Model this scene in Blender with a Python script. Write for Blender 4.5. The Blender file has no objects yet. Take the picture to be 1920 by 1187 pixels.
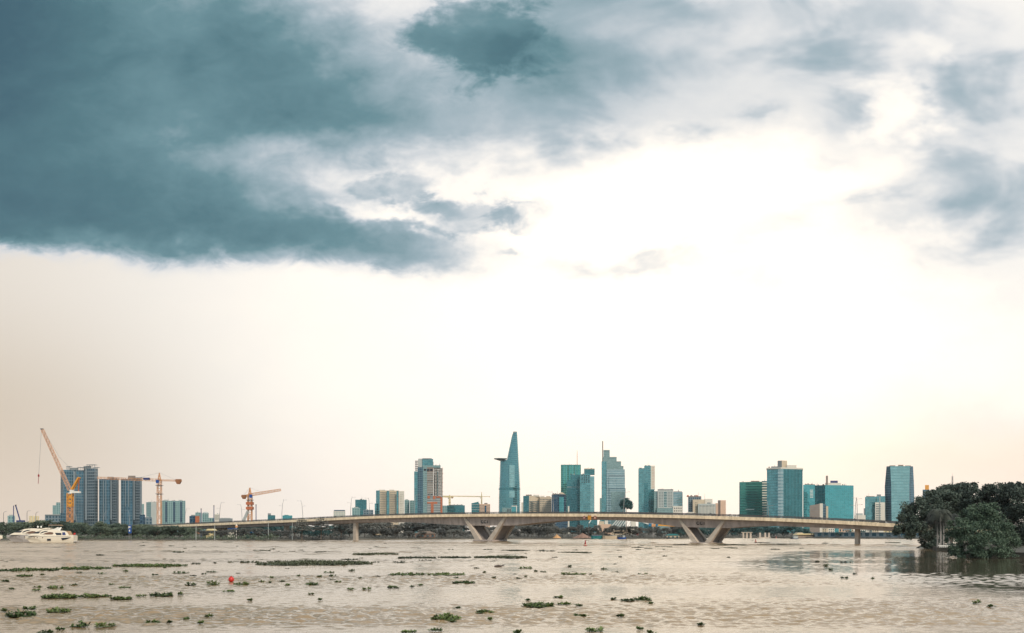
import bpy, math, random
import numpy as np
from mathutils import Vector
random.seed(7); rng = np.random.default_rng(7)
R = math.radians
F, CX, HY, CAMZ = 1867.0, 960.0, 995.0, 5.0      # focal length, centre column, horizon row of the 1920 px photo, camera height
scene = bpy.context.scene
COL = scene.collection

# ------------------------------------------------------------------ camera, sky, sun, exposure
cam = bpy.data.cameras.new('camera'); camo = bpy.data.objects.new('camera', cam); COL.objects.link(camo)
camo.location = (0, 0, CAMZ); camo.rotation_euler = (R(90), 0, 0)
cam.lens = 35.0; cam.sensor_width = 36.0; cam.sensor_fit = 'HORIZONTAL'
cam.shift_y = (HY - 593.5) / 1920.0
cam.clip_start = 0.5; cam.clip_end = 30000
scene.camera = camo
scene.view_settings.view_transform = 'Standard'; scene.view_settings.look = 'None'
scene.view_settings.exposure = 0.0; scene.view_settings.gamma = 1.0
scene.cycles.max_bounces = 6; scene.cycles.volume_bounces = 0
SUN_EL, SUN_AZ = R(36), R(150)                   # azimuth clockwise from +Y (straight ahead)
sl = bpy.data.lights.new('sun', 'SUN'); slo = bpy.data.objects.new('sun', sl); COL.objects.link(slo)
sl.energy = 2.8; sl.angle = R(14); sl.color = (1.0, 0.86, 0.68)
sd = Vector((math.sin(SUN_AZ) * math.cos(SUN_EL), math.cos(SUN_AZ) * math.cos(SUN_EL), math.sin(SUN_EL)))
slo.rotation_euler = (-sd).to_track_quat('-Z', 'Y').to_euler()

def lin(r, g, b):
    f = lambda c: (c / 255 / 12.92) if c / 255 <= 0.04045 else ((c / 255 + 0.055) / 1.055) ** 2.4
    return (f(r), f(g), f(b))

class NT:
    def __init__(s, tree): s.t = tree
    def n(s, typ, **kw):
        o = s.t.nodes.new(typ)
        for k, v in kw.items(): setattr(o, k, v)
        return o
    def link(s, a, b): s.t.links.new(a, b)
    def put(s, sock, v):
        if isinstance(v, bpy.types.NodeSocket): s.link(v, sock)
        elif isinstance(v, (tuple, list)) and len(v) == 3 and sock.type == 'RGBA': sock.default_value = (*v, 1)
        else: sock.default_value = v
    def math(s, op, a, b=0.0, c=0.0, clamp=False):
        o = s.n('ShaderNodeMath', operation=op, use_clamp=clamp)
        s.put(o.inputs[0], a); s.put(o.inputs[1], b); s.put(o.inputs[2], c); return o.outputs[0]
    def vec(s, op, a, b=(0, 0, 0)):
        o = s.n('ShaderNodeVectorMath', operation=op)
        s.put(o.inputs[0], a); s.put(o.inputs[1], b)
        return o.outputs['Value'] if op == 'DOT_PRODUCT' else o.outputs[0]
    def smooth(s, v, a, b, o0=0.0, o1=1.0):
        o = s.n('ShaderNodeMapRange', interpolation_type='SMOOTHSTEP')
        s.put(o.inputs[0], v); s.put(o.inputs[1], a); s.put(o.inputs[2], b); s.put(o.inputs[3], o0); s.put(o.inputs[4], o1)
        return o.outputs[0]
    def mix(s, fac, a, b, blend='MIX'):
        o = s.n('ShaderNodeMix', data_type='RGBA', blend_type=blend)
        s.put(o.inputs[0], fac); s.put(o.inputs[6], a); s.put(o.inputs[7], b); return o.outputs[2]
    def noise(s, v, scale, detail=4, rough=0.5, col=False, dist=0.0):
        o = s.n('ShaderNodeTexNoise'); s.put(o.inputs['Vector'], v); o.inputs['Scale'].default_value = scale
        o.inputs['Detail'].default_value = detail; o.inputs['Roughness'].default_value = rough; o.inputs['Distortion'].default_value = dist
        return o.outputs['Color'] if col else o.outputs['Fac']
    def ramp(s, fac, stops, interp='LINEAR'):
        o = s.n('ShaderNodeValToRGB'); cr = o.color_ramp; cr.interpolation = interp
        while len(cr.elements) < len(stops): cr.elements.new(0.5)
        for e, (p, c) in zip(cr.elements, stops): e.position = p; e.color = (*c, 1)
        s.put(o.inputs[0], fac); return o.outputs[0]

def build_world():
    w = bpy.data.worlds.new('World'); scene.world = w; w.use_nodes = True
    t = w.node_tree; t.nodes.clear(); N = NT(t)
    out = N.n('ShaderNodeOutputWorld'); bg = N.n('ShaderNodeBackground'); bg.inputs[1].default_value = 0.1
    N.link(bg.outputs[0], out.inputs[0])
    sky = N.n('ShaderNodeTexSky', sky_type='NISHITA', sun_disc=False)
    sky.sun_elevation = SUN_EL; sky.sun_rotation = SUN_AZ
    d = N.vec('NORMALIZE', N.n('ShaderNodeTexCoord').outputs['Generated'])
    sep = N.n('ShaderNodeSeparateXYZ'); N.link(d, sep.inputs[0])
    x, y, z = sep.outputs
    yy = N.math('MAXIMUM', y, 0.12)
    U = N.math('MULTIPLY_ADD', N.math('DIVIDE', x, yy), F, CX)           # a map of the sky by direction: 1867 units per tangent unit
    V = N.math('MULTIPLY_ADD', N.math('DIVIDE', N.math('ABSOLUTE', z), yy), -F, HY)
    comb = N.n('ShaderNodeCombineXYZ'); N.link(U, comb.inputs[0]); N.link(V, comb.inputs[1])
    P0 = comb.outputs[0]
    # ragged cloud outlines: warp the map with two scales of noise
    P1 = N.vec('MULTIPLY', P0, (1, 1.6, 1))
    wn = lambda sc, det: N.vec('SUBTRACT', N.noise(P1, sc, det, 0.55, col=True), (.5, .5, .5))
    w1, w2, w3 = wn(1 / 300, 2), wn(1 / 85, 3), wn(1 / 26, 4)
    P = N.vec('ADD', P0, N.vec('ADD', N.vec('MULTIPLY', w1, (240, 130, 0)), N.vec('ADD', N.vec('MULTIPLY', w2, (130, 80, 0)), N.vec('MULTIPLY', w3, (34, 26, 0)))))
    fine = N.math('SUBTRACT', N.noise(P1, 1 / 75, 8, 0.62, dist=0.5), 0.5)
    broad = N.math('SUBTRACT', N.noise(N.vec('MULTIPLY', P0, (1, 2.0, 1)), 1 / 300, 4, 0.5, dist=0.4), 0.5)
    def blob(cx, cy, sx, sy, hard=False):
        q = N.vec('MULTIPLY', N.vec('SUBTRACT', P, (cx, cy, 0)), (1 / sx, 1 / sy, 0))
        g = N.math('EXPONENT', N.math('MULTIPLY', N.vec('DOT_PRODUCT', q, q), -1.0))
        if hard: g = N.smooth(N.math('MULTIPLY_ADD', fine, 0.95, g), 0.24, 0.74)
        return g
    def total(items, start=0.0):
        acc = start
        for it in items: acc = N.math('MULTIPLY_ADD', blob(*it[:4], hard=len(it) > 5), it[4], acc)
        return acc
    # the big dark rain cloud on the left with its crisp lower edge
    edge = N.n('ShaderNodeFloatCurve'); cv = edge.mapping.curves[0]
    pts = [(-600, 440), (0, 456), (60, 470), (190, 482), (330, 502), (430, 499), (560, 491), (700, 506), (860, 528), (960, 505), (1100, 450), (1400, 380), (2600, 380)]
    while len(cv.points) < len(pts): cv.points.new(0.5, 0.5)
    for p, (a, b) in zip(cv.points, pts): p.location = ((a + 600) / 3200, b / 1000); p.handle_type = 'AUTO'
    edge.mapping.update()
    N.put(edge.inputs['Value'], N.math('DIVIDE', N.math('ADD', U, 600), 3200)); edge.inputs['Factor'].default_value = 1
    ey = N.math('MULTIPLY', edge.outputs[0], 1000)
    sy_ = N.n('ShaderNodeSeparateXYZ'); N.link(w2, sy_.inputs[0])
    above = N.math('ADD', N.math('ADD', N.math('SUBTRACT', ey, V), 17), N.math('MULTIPLY_ADD', sy_.outputs[1], 60, N.math('MULTIPLY', fine, 50)))
    M1 = N.smooth(above, -22, 44)
    left = total([(-60, 30, 430, 330, .92), (-40, -20, 360, 260, .52), (470, 90, 170, 170, .52), (90, 395, 420, 120, .72), (430, 445, 270, 75, .56), (750, 470, 200, 72, .58),
                  (230, 250, 300, 140, .32), (620, 240, 180, 90, .30), (280, 300, 260, 45, -.06), (590, 290, 240, 50, -.24), (-500, 300, 400, 400, .9)])
    D = N.math('MULTIPLY', left, M1)
    D = total([(900, 78, 150, 78, .42, 1), (985, 95, 180, 80, .26), (1130, 108, 190, 50, .28), (1350, 232, 420, 42, .10), (1640, 285, 130, 40, .14), (1790, 170, 60, 150, .10), (1240, -10, 280, 62, .54), (860, 225, 360, 100, .24), (700, 300, 220, 60, .18), (640, 90, 200, 130, .22),
               (1000, 150, 560, 190, .16), (1480, 130, 460, 170, .20), (1800, 270, 220, 220, .20), (1300, 190, 500, 80, .13), (1545, 95, 90, 85, .12), (1890, 230, 130, 300, .10), (1600, 412, 250, 40, .21), (1820, 400, 190, 70, .14), (1880, 560, 160, 50, .12),
               (1905, 470, 90, 70, .16), (1720, 525, 240, 45, .20), (1190, 500, 150, 26, .40), (1480, 480, 260, 34, .14), (885, 385, 130, 44, .27, 1), (985, 392, 75, 36, .24, 1),
               (735, 352, 75, 32, .20, 1), (1465, 372, 34, 13, .22), (1400, 198, 50, 16, .20), (1572, 300, 48, 16, .18), (968, 467, 28, 8, .26),
               (1860, 785, 200, 55, .24), (1620, 725, 280, 40, .15), (1690, 215, 50, 55, -.34), (1380, 360, 270, 55, -.22), (1200, 400, 300, 80, -.22), (1735, 95, 26, 38, -.24), (735, 402, 120, 14, -.42),
               (800, 335, 120, 20, -.16)], D)
    inside = N.math('ADD', N.math('MULTIPLY', fine, 0.24), N.math('MULTIPLY', broad, 0.30))
    inside = N.math('MULTIPLY', inside, N.smooth(U, 500, 1250, 1.45, .34))
    D = N.math('MULTIPLY_ADD', inside, N.smooth(D, 0.02, 0.4, 0.12, 1.0), D, clamp=False)
    veil = N.math('MULTIPLY', N.smooth(broad, -.05, .16), N.math('MULTIPLY', N.smooth(U, 600, 1500, .04, .20), N.smooth(V, 840, 500, 0, 1)))
    D = N.math('MULTIPLY', D, N.smooth(U, 850, 1350, 1, .62))
    D = total([(1480, 90, 560, 165, .14), (1910, 290, 240, 240, .11), (1640, 415, 270, 42, .11), (880, 400, 130, 50, .10), (1190, 500, 140, 24, .11), (1690, 215, 60, 55, -.30)], D)      # broad grey sheets behind the torn cloud
    D = N.math('MULTIPLY', N.math('ADD', D, veil), 1 / 1.5, clamp=True)
    cloud = N.ramp(N.math('MAXIMUM', D, .19), [(0.0, lin(255, 254, 248)), (0.12, lin(234, 234, 237)), (0.28, lin(204, 211, 218)), (0.42, lin(160, 180, 189)),
                       (0.58, lin(108, 144, 153)), (0.75, lin(85, 122, 132)), (1.0, lin(68, 101, 115))])
    lowleft = N.math('MULTIPLY', N.smooth(U, -200, 900, 1, 0), N.smooth(V, 480, 900, 0.55, 1.0))
    base = N.mix(N.smooth(lowleft, 0, 1), lin(255, 252, 246), lin(212, 196, 176))
    base = N.mix(N.math('MULTIPLY', blob(1960, 870, 520, 100), 0.5), base, lin(252, 226, 200))
    base = N.mix(N.math('MULTIPLY', N.smooth(V, 700, 990), 0.40), base, lin(247, 229, 216))
    base = N.vec('MULTIPLY', base, N.mix(blob(1320, 560, 600, 420), (1.0, 1.0, 1.0), (1.56, 1.42, 1.23)))      # the sun behind thin cloud
    front = N.mix(N.smooth(D, 0.0, 0.40), base, cloud)
    rearn = N.noise(N.vec('MULTIPLY', d, (1, 1, 2.2)), 2.6, 6, 0.55)
    rear2 = N.noise(N.vec('MULTIPLY', d, (1, 1, 1.6)), 13, 6, 0.6, dist=.4)
    rearn = N.math('ADD', N.math('MULTIPLY', rearn, .5), N.math('MULTIPLY', rear2, .5))
    rear = N.mix(N.smooth(rearn, 0.38, 0.62), lin(128, 172, 188), lin(232, 236, 236))
    rear = N.mix(N.smooth(z, 0.0, 0.3, 0.55, 0.0), rear, lin(224, 222, 214))
    c = N.mix(N.smooth(y, 0.22, 0.60), rear, front)
    c10 = N.vec('MULTIPLY', c, (10, 10, 10))
    N.link(N.mix(0.97, sky.outputs[0], c10), bg.inputs[0])
    w.cycles.sampling_method = 'MANUAL'; w.cycles.sample_map_resolution = 512
build_world()

# ------------------------------------------------------------------ helpers
ORG = {}
def X(px, d): return (px - CX) / F * d
def Z(py, d): return CAMZ + (HY - py) / F * d
def P3(px, py, d): return Vector((X(px, d), d, Z(py, d)))

def tag(o, label=None, cat=None, group=None, kind=None):
    if label: o['label'] = label
    if cat: o['category'] = cat
    if group: o['group'] = group
    if kind: o['kind'] = kind
    return o
def thing(name, label, cat, loc=(0, 0, 0), group=None):
    o = bpy.data.objects.new(name, None); COL.objects.link(o); o.location = loc; o.empty_display_size = 0.5
    ORG[o.name] = Vector(loc); return tag(o, label, cat, group)
def copy_tree(o, parent=None):
    c = o.copy(); COL.objects.link(c); ORG[c.name] = ORG.get(o.name, Vector()).copy()
    if parent: c.parent = parent
    for ch in list(o.children): copy_tree(ch, c)
    return c

class MB:
    """collects faces and links them as one mesh object"""
    def __init__(s): s.v = []; s.f = []; s.m = []; s.uv = []
    def face(s, pts, m=0, uv=None):
        i = len(s.v); s.v += [tuple(p) for p in pts]; s.f.append(tuple(range(i, i + len(pts)))); s.m.append(m)
        s.uv.append(uv or [(0, 0)] * len(pts))
    def box(s, x0, x1, y0, y1, z0, z1, m=0):
        a = [(x0, y0), (x1, y0), (x1, y1), (x0, y1)]; s.prism(a, z0, z1, [m] * 4, m)
    def prism(s, pts, z0, z1, mats=None, top=0, bottom=True):
        """pts counter-clockwise seen from above; z1 a number or one per point"""
        n = len(pts); zt = [z1] * n if not isinstance(z1, (list, tuple)) else list(z1); mats = mats or [0] * n; u = 0
        for i in range(n):
            a, b = pts[i], pts[(i + 1) % n]; L = math.hypot(b[0] - a[0], b[1] - a[1])
            zb = zt[(i + 1) % n]
            s.face([(a[0], a[1], z0), (b[0], b[1], z0), (b[0], b[1], zb), (a[0], a[1], zt[i])], mats[i % len(mats)], [(u, z0), (u + L, z0), (u + L, zb), (u, zt[i])]); u += L
        s.face([(p[0], p[1], zt[i]) for i, p in enumerate(pts)], top)
        if bottom: s.face([(p[0], p[1], z0) for p in reversed(pts)], top)
    def beam(s, p0, p1, w, h=None, m=0):
        p0, p1 = Vector(p0), Vector(p1); h = h or w; d = (p1 - p0).normalized()
        a = d.cross(Vector((0, 0, 1)))
        if a.length < 0.05: a = d.cross(Vector((0, 1, 0)))
        a.normalize(); b = a.cross(d).normalized(); a *= w / 2; b *= h / 2
        q = [p0 - a - b, p0 + a - b, p0 + a + b, p0 - a + b]; r = [p + (p1 - p0) for p in q]
        for i in range(4): j = (i + 1) % 4; s.face([q[i], r[i], r[j], q[j]], m)
        s.face(q, m); s.face(r[::-1], m)
    def tube(s, path, rad, n=8, m=0, cap=True):
        rad = rad if isinstance(rad, (list, tuple)) else [rad] * len(path); rings = []
        for i, p in enumerate(path):
            p = Vector(p); d = (Vector(path[min(i + 1, len(path) - 1)]) - Vector(path[max(i - 1, 0)])).normalized()
            a = d.cross(Vector((0, 0, 1)));
            if a.length < 0.05: a = d.cross(Vector((0, 1, 0)))
            a.normalize(); b = a.cross(d)
            rings.append([p + (a * math.cos(t) + b * math.sin(t)) * rad[i] for t in [2 * math.pi * k / n for k in range(n)]])
        s.loft(rings, m, cap)
    def loft(s, rings, m=0, cap=True, uvs=False):
        n = len(rings[0])
        for q, r in zip(rings, rings[1:]):
            u = 0
            for i in range(n):
                j = (i + 1) % n; L = (Vector(q[j]) - Vector(q[i])).length
                s.face([q[i], q[j], r[j], r[i]], m, [(u, q[i][2]), (u + L, q[j][2]), (u + L, r[j][2]), (u, r[i][2])]); u += L
        if cap: s.face(rings[0][::-1], m); s.face(rings[-1], m)
    def extr(s, poly, y0, y1, m=0):
        """polygon in (x, z), extruded along y"""
        n = len(poly)
        s.face([(a, y0, b) for a, b in poly], m); s.face([(a, y1, b) for a, b in reversed(poly)], m)
        for i in range(n):
            (a, b), (c, d) = poly[i], poly[(i + 1) % n]
            s.face([(a, y1, b), (c, y1, d), (c, y0, d), (a, y0, b)], m)
    def lathe(s, prof, n=16, c=(0, 0, 0), m=0):
        rings = [[(c[0] + r * math.cos(2 * math.pi * k / n), c[1] + r * math.sin(2 * math.pi * k / n), c[2] + z) for k in range(n)] for r, z in prof]
        s.loft(rings, m)
    def truss(s, p0, p1, w, h, n, t, m=0, w1=None):
        p0, p1 = Vector(p0), Vector(p1); d = (p1 - p0).normalized(); a = d.cross(Vector((0, 0, 1)))
        if a.length < 0.1: a = Vector((1, 0, 0))
        a.normalize(); b = a.cross(d).normalized()
        def cor(k):
            f = k / n; c = p0.lerp(p1, f); sc = 1 if w1 is None else (1 + (w1 - 1) * f)
            return [c + a * sx * w / 2 * sc + b * sy * h / 2 * sc for sx, sy in ((-1, -1), (1, -1), (1, 1), (-1, 1))]
        pc = cor(0)
        for i in range(4): s.beam(pc[i], pc[(i + 1) % 4], t * .7, m=m)
        for k in range(1, n + 1):
            c = cor(k)
            for i in range(4):
                j = (i + 1) % 4
                s.beam(pc[i], c[i], t, m=m); s.beam(c[i], c[j], t * .7, m=m)
                s.beam(pc[i] if k % 2 else pc[j], c[j] if k % 2 else c[i], t * .7, m=m)
            pc = c
    def build(s, name, mats, parent=None, label=None, cat=None, group=None, kind=None, smooth=False, loc=None, weld=False):
        me = bpy.data.meshes.new(name); o0 = ORG[parent.name] if parent else Vector(loc or (0, 0, 0))
        me.from_pydata([(x - o0[0], y - o0[1], z - o0[2]) for x, y, z in s.v], [], s.f)
        mats = mats if isinstance(mats, (list, tuple)) else [mats]
        for m in mats: me.materials.append(m)
        me.polygons.foreach_set('material_index', s.m)
        lay = me.uv_layers.new(name='UVMap'); flat = [c for f in s.uv for uv in f for c in uv]; lay.data.foreach_set('uv', flat)
        if smooth: me.polygons.foreach_set('use_smooth', [True] * len(s.f))
        if weld:
            import bmesh
            bm = bmesh.new(); bm.from_mesh(me); bmesh.ops.remove_doubles(bm, verts=bm.verts, dist=1e-4)
            bmesh.ops.recalc_face_normals(bm, faces=bm.faces); bm.to_mesh(me); bm.free()
        o = bpy.data.objects.new(name, me); COL.objects.link(o)
        if parent: o.parent = parent
        else: o.location = o0
        ORG[o.name] = o0.copy()
        return tag(o, label, cat, group, kind)

# ------------------------------------------------------------------ materials
def mat(name, col, rough=0.7, metal=0.0, var=0.0, scale=0.5, emit=None, spec=0.5, stretch=(1, 1, 1)):
    m = bpy.data.materials.new(name); m.use_nodes = True; N = NT(m.node_tree); b = m.node_tree.nodes['Principled BSDF']
    b.inputs['Roughness'].default_value = rough; b.inputs['Metallic'].default_value = metal
    b.inputs['Specular IOR Level'].default_value = spec
    if var:
        tc = N.n('ShaderNodeTexCoord').outputs['Object']
        f = N.noise(N.vec('MULTIPLY', tc, stretch), scale, 6, 0.6)
        k = N.smooth(f, 0.3, 0.7, 1 - var, 1 + var)
        cb = N.n('ShaderNodeCombineXYZ')
        for i in range(3): N.link(k, cb.inputs[i])
        N.link(N.mix(1.0, col, cb.outputs[0], 'MULTIPLY'), b.inputs['Base Color'])
    else: b.inputs['Base Color'].default_value = (*col, 1)
    return m

def facade(name, glass, frame, fh=7.0, bw=6.0, band=0.22, mull=0.12, rough=0.08, metal=0.75, var=0.3, patch=0.12, stripe=None):
    """curtain wall: glass panes between floor bands and mullions, in metres along the wall (UV)"""
    lum = sum(glass) / 3; glass = tuple(.86 * (.82 * c + .18 * lum) for c in glass)
    m = bpy.data.materials.new(name); m.use_nodes = True; N = NT(m.node_tree); b = m.node_tree.nodes['Principled BSDF']
    sp = N.n('ShaderNodeSeparateXYZ'); N.link(N.n('ShaderNodeUVMap').outputs[0], sp.inputs[0])
    var *= .62; bw *= .62; fh *= .72
    u = N.math('DIVIDE', sp.outputs[0], bw); v = N.math('DIVIDE', sp.outputs[1], fh)
    fac = N.math('LESS_THAN', N.math('FRACT', v), band)
    fac = N.math('MAXIMUM', fac, N.math('LESS_THAN', N.math('FRACT', u), mull))
    cb = N.n('ShaderNodeCombineXYZ'); N.link(N.math('FLOOR', u), cb.inputs[0]); N.link(N.math('FLOOR', v), cb.inputs[1])
    wn = N.n('ShaderNodeTexWhiteNoise', noise_dimensions='2D'); N.link(cb.outputs[0], wn.inputs['Vector'])
    big = N.noise(N.n('ShaderNodeUVMap').outputs[0], 0.03, 3, 0.5)
    k = N.math('ADD', N.math('MULTIPLY_ADD', wn.outputs['Value'], 2 * var, 1 - var), N.math('MULTIPLY_ADD', big, 2 * patch, -patch))
    if stripe:      # glass tint changing every few bays
        k = N.math('MULTIPLY', k, N.math('MULTIPLY_ADD', N.math('LESS_THAN', N.math('FRACT', N.math('DIVIDE', sp.outputs[0], stripe[0])), 0.4), stripe[1] - 1, 1))
    kc = N.n('ShaderNodeCombineXYZ')
    for i in range(3): N.link(k, kc.inputs[i])
    g = N.mix(1.0, glass, kc.outputs[0], 'MULTIPLY')
    # panes are never quite flat: slow waviness bends what they mirror
    bpn = N.n('ShaderNodeBump'); bpn.inputs['Strength'].default_value = 1; bpn.inputs['Distance'].default_value = .3
    N.link(N.noise(N.n('ShaderNodeUVMap').outputs[0], .07, 3, .5), bpn.inputs['Height']); N.link(bpn.outputs[0], b.inputs['Normal'])
    N.link(N.mix(fac, g, frame), b.inputs['Base Color'])
    N.link(N.math('MULTIPLY_ADD', fac, -metal, metal), b.inputs['Metallic'])
    N.link(N.math('MULTIPLY_ADD', fac, 0.6 - rough, rough), b.inputs['Roughness'])
    return m

def leafmat(name, a, bcol, scale=0.25):
    m = bpy.data.materials.new(name); m.use_nodes = True; N = NT(m.node_tree); b = m.node_tree.nodes['Principled BSDF']
    tc = N.n('ShaderNodeTexCoord').outputs['Object']
    f = N.noise(tc, scale, 4, 0.6); f2 = N.noise(tc, scale * 9, 2, 0.5)
    oi = N.n('ShaderNodeObjectInfo').outputs['Random']
    k = N.math('ADD', N.math('MULTIPLY', f, 0.55), N.math('MULTIPLY', f2, 0.45))
    k = N.math('ADD', k, N.math('MULTIPLY_ADD', oi, 0.24, -0.12))
    N.link(N.mix(N.smooth(k, 0.34, 0.68), a, bcol), b.inputs['Base Color'])
    b.inputs['Roughness'].default_value = 0.6; b.inputs['Specular IOR Level'].default_value = 0.3
    return m

M = {}
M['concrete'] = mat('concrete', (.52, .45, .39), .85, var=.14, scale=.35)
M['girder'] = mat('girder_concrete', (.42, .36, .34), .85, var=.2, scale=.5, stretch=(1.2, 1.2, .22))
M['web'] = mat('shaded_web_concrete', (.27, .235, .225), .9, var=.2, scale=.3)  # darker than the legs: shade between them painted into the colour
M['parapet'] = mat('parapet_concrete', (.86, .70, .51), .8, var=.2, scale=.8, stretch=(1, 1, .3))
M['rail'] = mat('dark_rail', (.09, .085, .09), .6)
M['asphalt'] = mat('asphalt', (.05, .05, .05), .9)
M['letter'] = mat('dark_lettering', (.03, .03, .04), .7)
M['white'] = mat('white_paint', (.78, .77, .74), .45, var=.05)
M['cream'] = mat('cream_gelcoat', (.80, .73, .62), .25, var=.04)
M['greyhull'] = mat('grey_gelcoat', (.42, .40, .40), .3)
M['darkglass'] = mat('dark_glass', (.015, .02, .035), .08)
M['brownglass'] = mat('brown_glass', (.16, .09, .06), .15)
M['canvas'] = mat('beige_canvas', (.42, .28, .17), .8)
M['red'] = mat('red_paint', (.55, .03, .025), .4)
M['darkred'] = mat('dark_red_paint', (.30, .03, .03), .5)
M['orange'] = mat('orange_steel', (.60, .29, .13), .55, var=.2, scale=.8)
M['paleorange'] = mat('faded_orange_steel', (.60, .36, .24), .6, var=.15)
M['yellow'] = mat('yellow_steel', (.70, .31, .04), .5, var=.1)
M['steel'] = mat('grey_steel', (.30, .30, .31), .5, metal=.3)
M['blue'] = mat('blue_paint', (.01, .07, .30), .45)
M['navy'] = mat('navy_steel', (.03, .045, .16), .5)
M['teal'] = mat('teal_paint', (.02, .18, .20), .5)
M['rust'] = mat('rust_red_panel', (.42, .13, .06), .75, var=.25, scale=.3)
M['rustdark'] = mat('dark_rust', (.26, .11, .05), .75, var=.2)
M['bluefin'] = mat('blue_grey_render', (.20, .25, .29), .85, var=.1, scale=.1)
M['roof'] = mat('flat_roof', (.22, .21, .20), .9)
M['beige'] = mat('beige_render', (.56, .47, .36), .85, var=.08, scale=.1)
M['pink'] = mat('pink_beige_render', (.60, .42, .32), .85, var=.06, scale=.1)
M['offwhite'] = mat('offwhite_render', (.66, .63, .57), .85, var=.06, scale=.1)
M['palegrey'] = mat('pale_grey_render', (.42, .46, .46), .85, var=.06, scale=.1)
M['grey'] = mat('grey_render', (.22, .25, .27), .85, var=.1, scale=.1)
M['taupe'] = mat('taupe_render', (.24, .20, .18), .85, var=.08, scale=.1)
M['win'] = mat('window_glass', (.03, .09, .12), .1, metal=.3)
M['wintan'] = mat('tinted_window', (.10, .14, .15), .15, metal=.3)
M['tile'] = mat('roof_tiles', (.42, .14, .06), .8, var=.2, scale=1.5)
M['sand'] = mat('orange_sand', (.52, .30, .15), .95, var=.2, scale=.5)
M['soil'] = mat('brown_soil', (.24, .15, .12), .95, var=.25, scale=.5)
M['tin'] = mat('yellow_tin', (.72, .60, .34), .6, var=.15)
M['bark'] = mat('bark', (.14, .11, .09), .9, var=.25, scale=2)
M['palmbark'] = mat('pale_palm_bark', (.31, .29, .28), .9, var=.2, scale=3, stretch=(1, 1, 6))
M['leaf_green'] = leafmat('leaf_green', (.060, .095, .078), (.15, .19, .135))
M['leaf_grey'] = leafmat('leaf_grey', (.100, .108, .112), (.185, .190, .178))
M['leaf_teal'] = leafmat('leaf_teal', (.035, .105, .118), (.10, .19, .19))
M['leaf_dark'] = leafmat('leaf_dark', (.020, .032, .034), (.082, .112, .090), .35)
M['leaf_bush'] = leafmat('leaf_bush', (.023, .046, .040), (.088, .135, .092), .5)
M['frond'] = leafmat('palm_frond', (.024, .030, .030), (.065, .074, .060), .6)
M['hyacinth'] = leafmat('hyacinth_leaf', (.040, .072, .026), (.155, .205, .070), 1.4)
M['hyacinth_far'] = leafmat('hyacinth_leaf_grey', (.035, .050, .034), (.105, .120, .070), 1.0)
M['log'] = mat('wet_log', (.07, .05, .045), .7)

def water_material():
    m = bpy.data.materials.new('river_water'); m.use_nodes = True; N = NT(m.node_tree); b = m.node_tree.nodes['Principled BSDF']
    tc = N.n('ShaderNodeTexCoord').outputs['Object']
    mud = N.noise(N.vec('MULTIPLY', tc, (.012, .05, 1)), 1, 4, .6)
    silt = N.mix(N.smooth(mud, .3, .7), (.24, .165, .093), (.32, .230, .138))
    sp = N.n('ShaderNodeSeparateXYZ'); N.link(tc, sp.inputs[0])      # calm lee water, its colour darkened to deepen the tree reflection
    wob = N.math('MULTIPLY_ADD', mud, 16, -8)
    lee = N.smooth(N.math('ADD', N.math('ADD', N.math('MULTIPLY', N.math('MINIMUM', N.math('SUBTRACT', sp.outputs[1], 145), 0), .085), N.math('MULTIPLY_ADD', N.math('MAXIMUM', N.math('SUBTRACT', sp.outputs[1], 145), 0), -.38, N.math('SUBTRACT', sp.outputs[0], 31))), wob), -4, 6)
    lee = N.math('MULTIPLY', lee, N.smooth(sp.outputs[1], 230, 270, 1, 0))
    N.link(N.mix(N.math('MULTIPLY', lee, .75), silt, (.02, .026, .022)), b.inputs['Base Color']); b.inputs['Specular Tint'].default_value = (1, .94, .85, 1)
    b.inputs['IOR'].default_value = 1.45; b.inputs['Specular IOR Level'].default_value = 0.5
    # fine ripples on top of the modelled waves
    r1 = N.noise(N.vec('MULTIPLY', tc, (1.2, 3.0, 1)), 1, 4, .6, dist=.3)
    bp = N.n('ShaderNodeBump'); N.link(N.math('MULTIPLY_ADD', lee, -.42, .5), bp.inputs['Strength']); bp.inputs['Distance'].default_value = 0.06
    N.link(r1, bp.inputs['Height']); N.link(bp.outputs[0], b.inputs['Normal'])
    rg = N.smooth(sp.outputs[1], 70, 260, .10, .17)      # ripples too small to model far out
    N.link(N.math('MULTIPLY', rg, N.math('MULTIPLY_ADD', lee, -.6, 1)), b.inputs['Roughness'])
    return m

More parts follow.
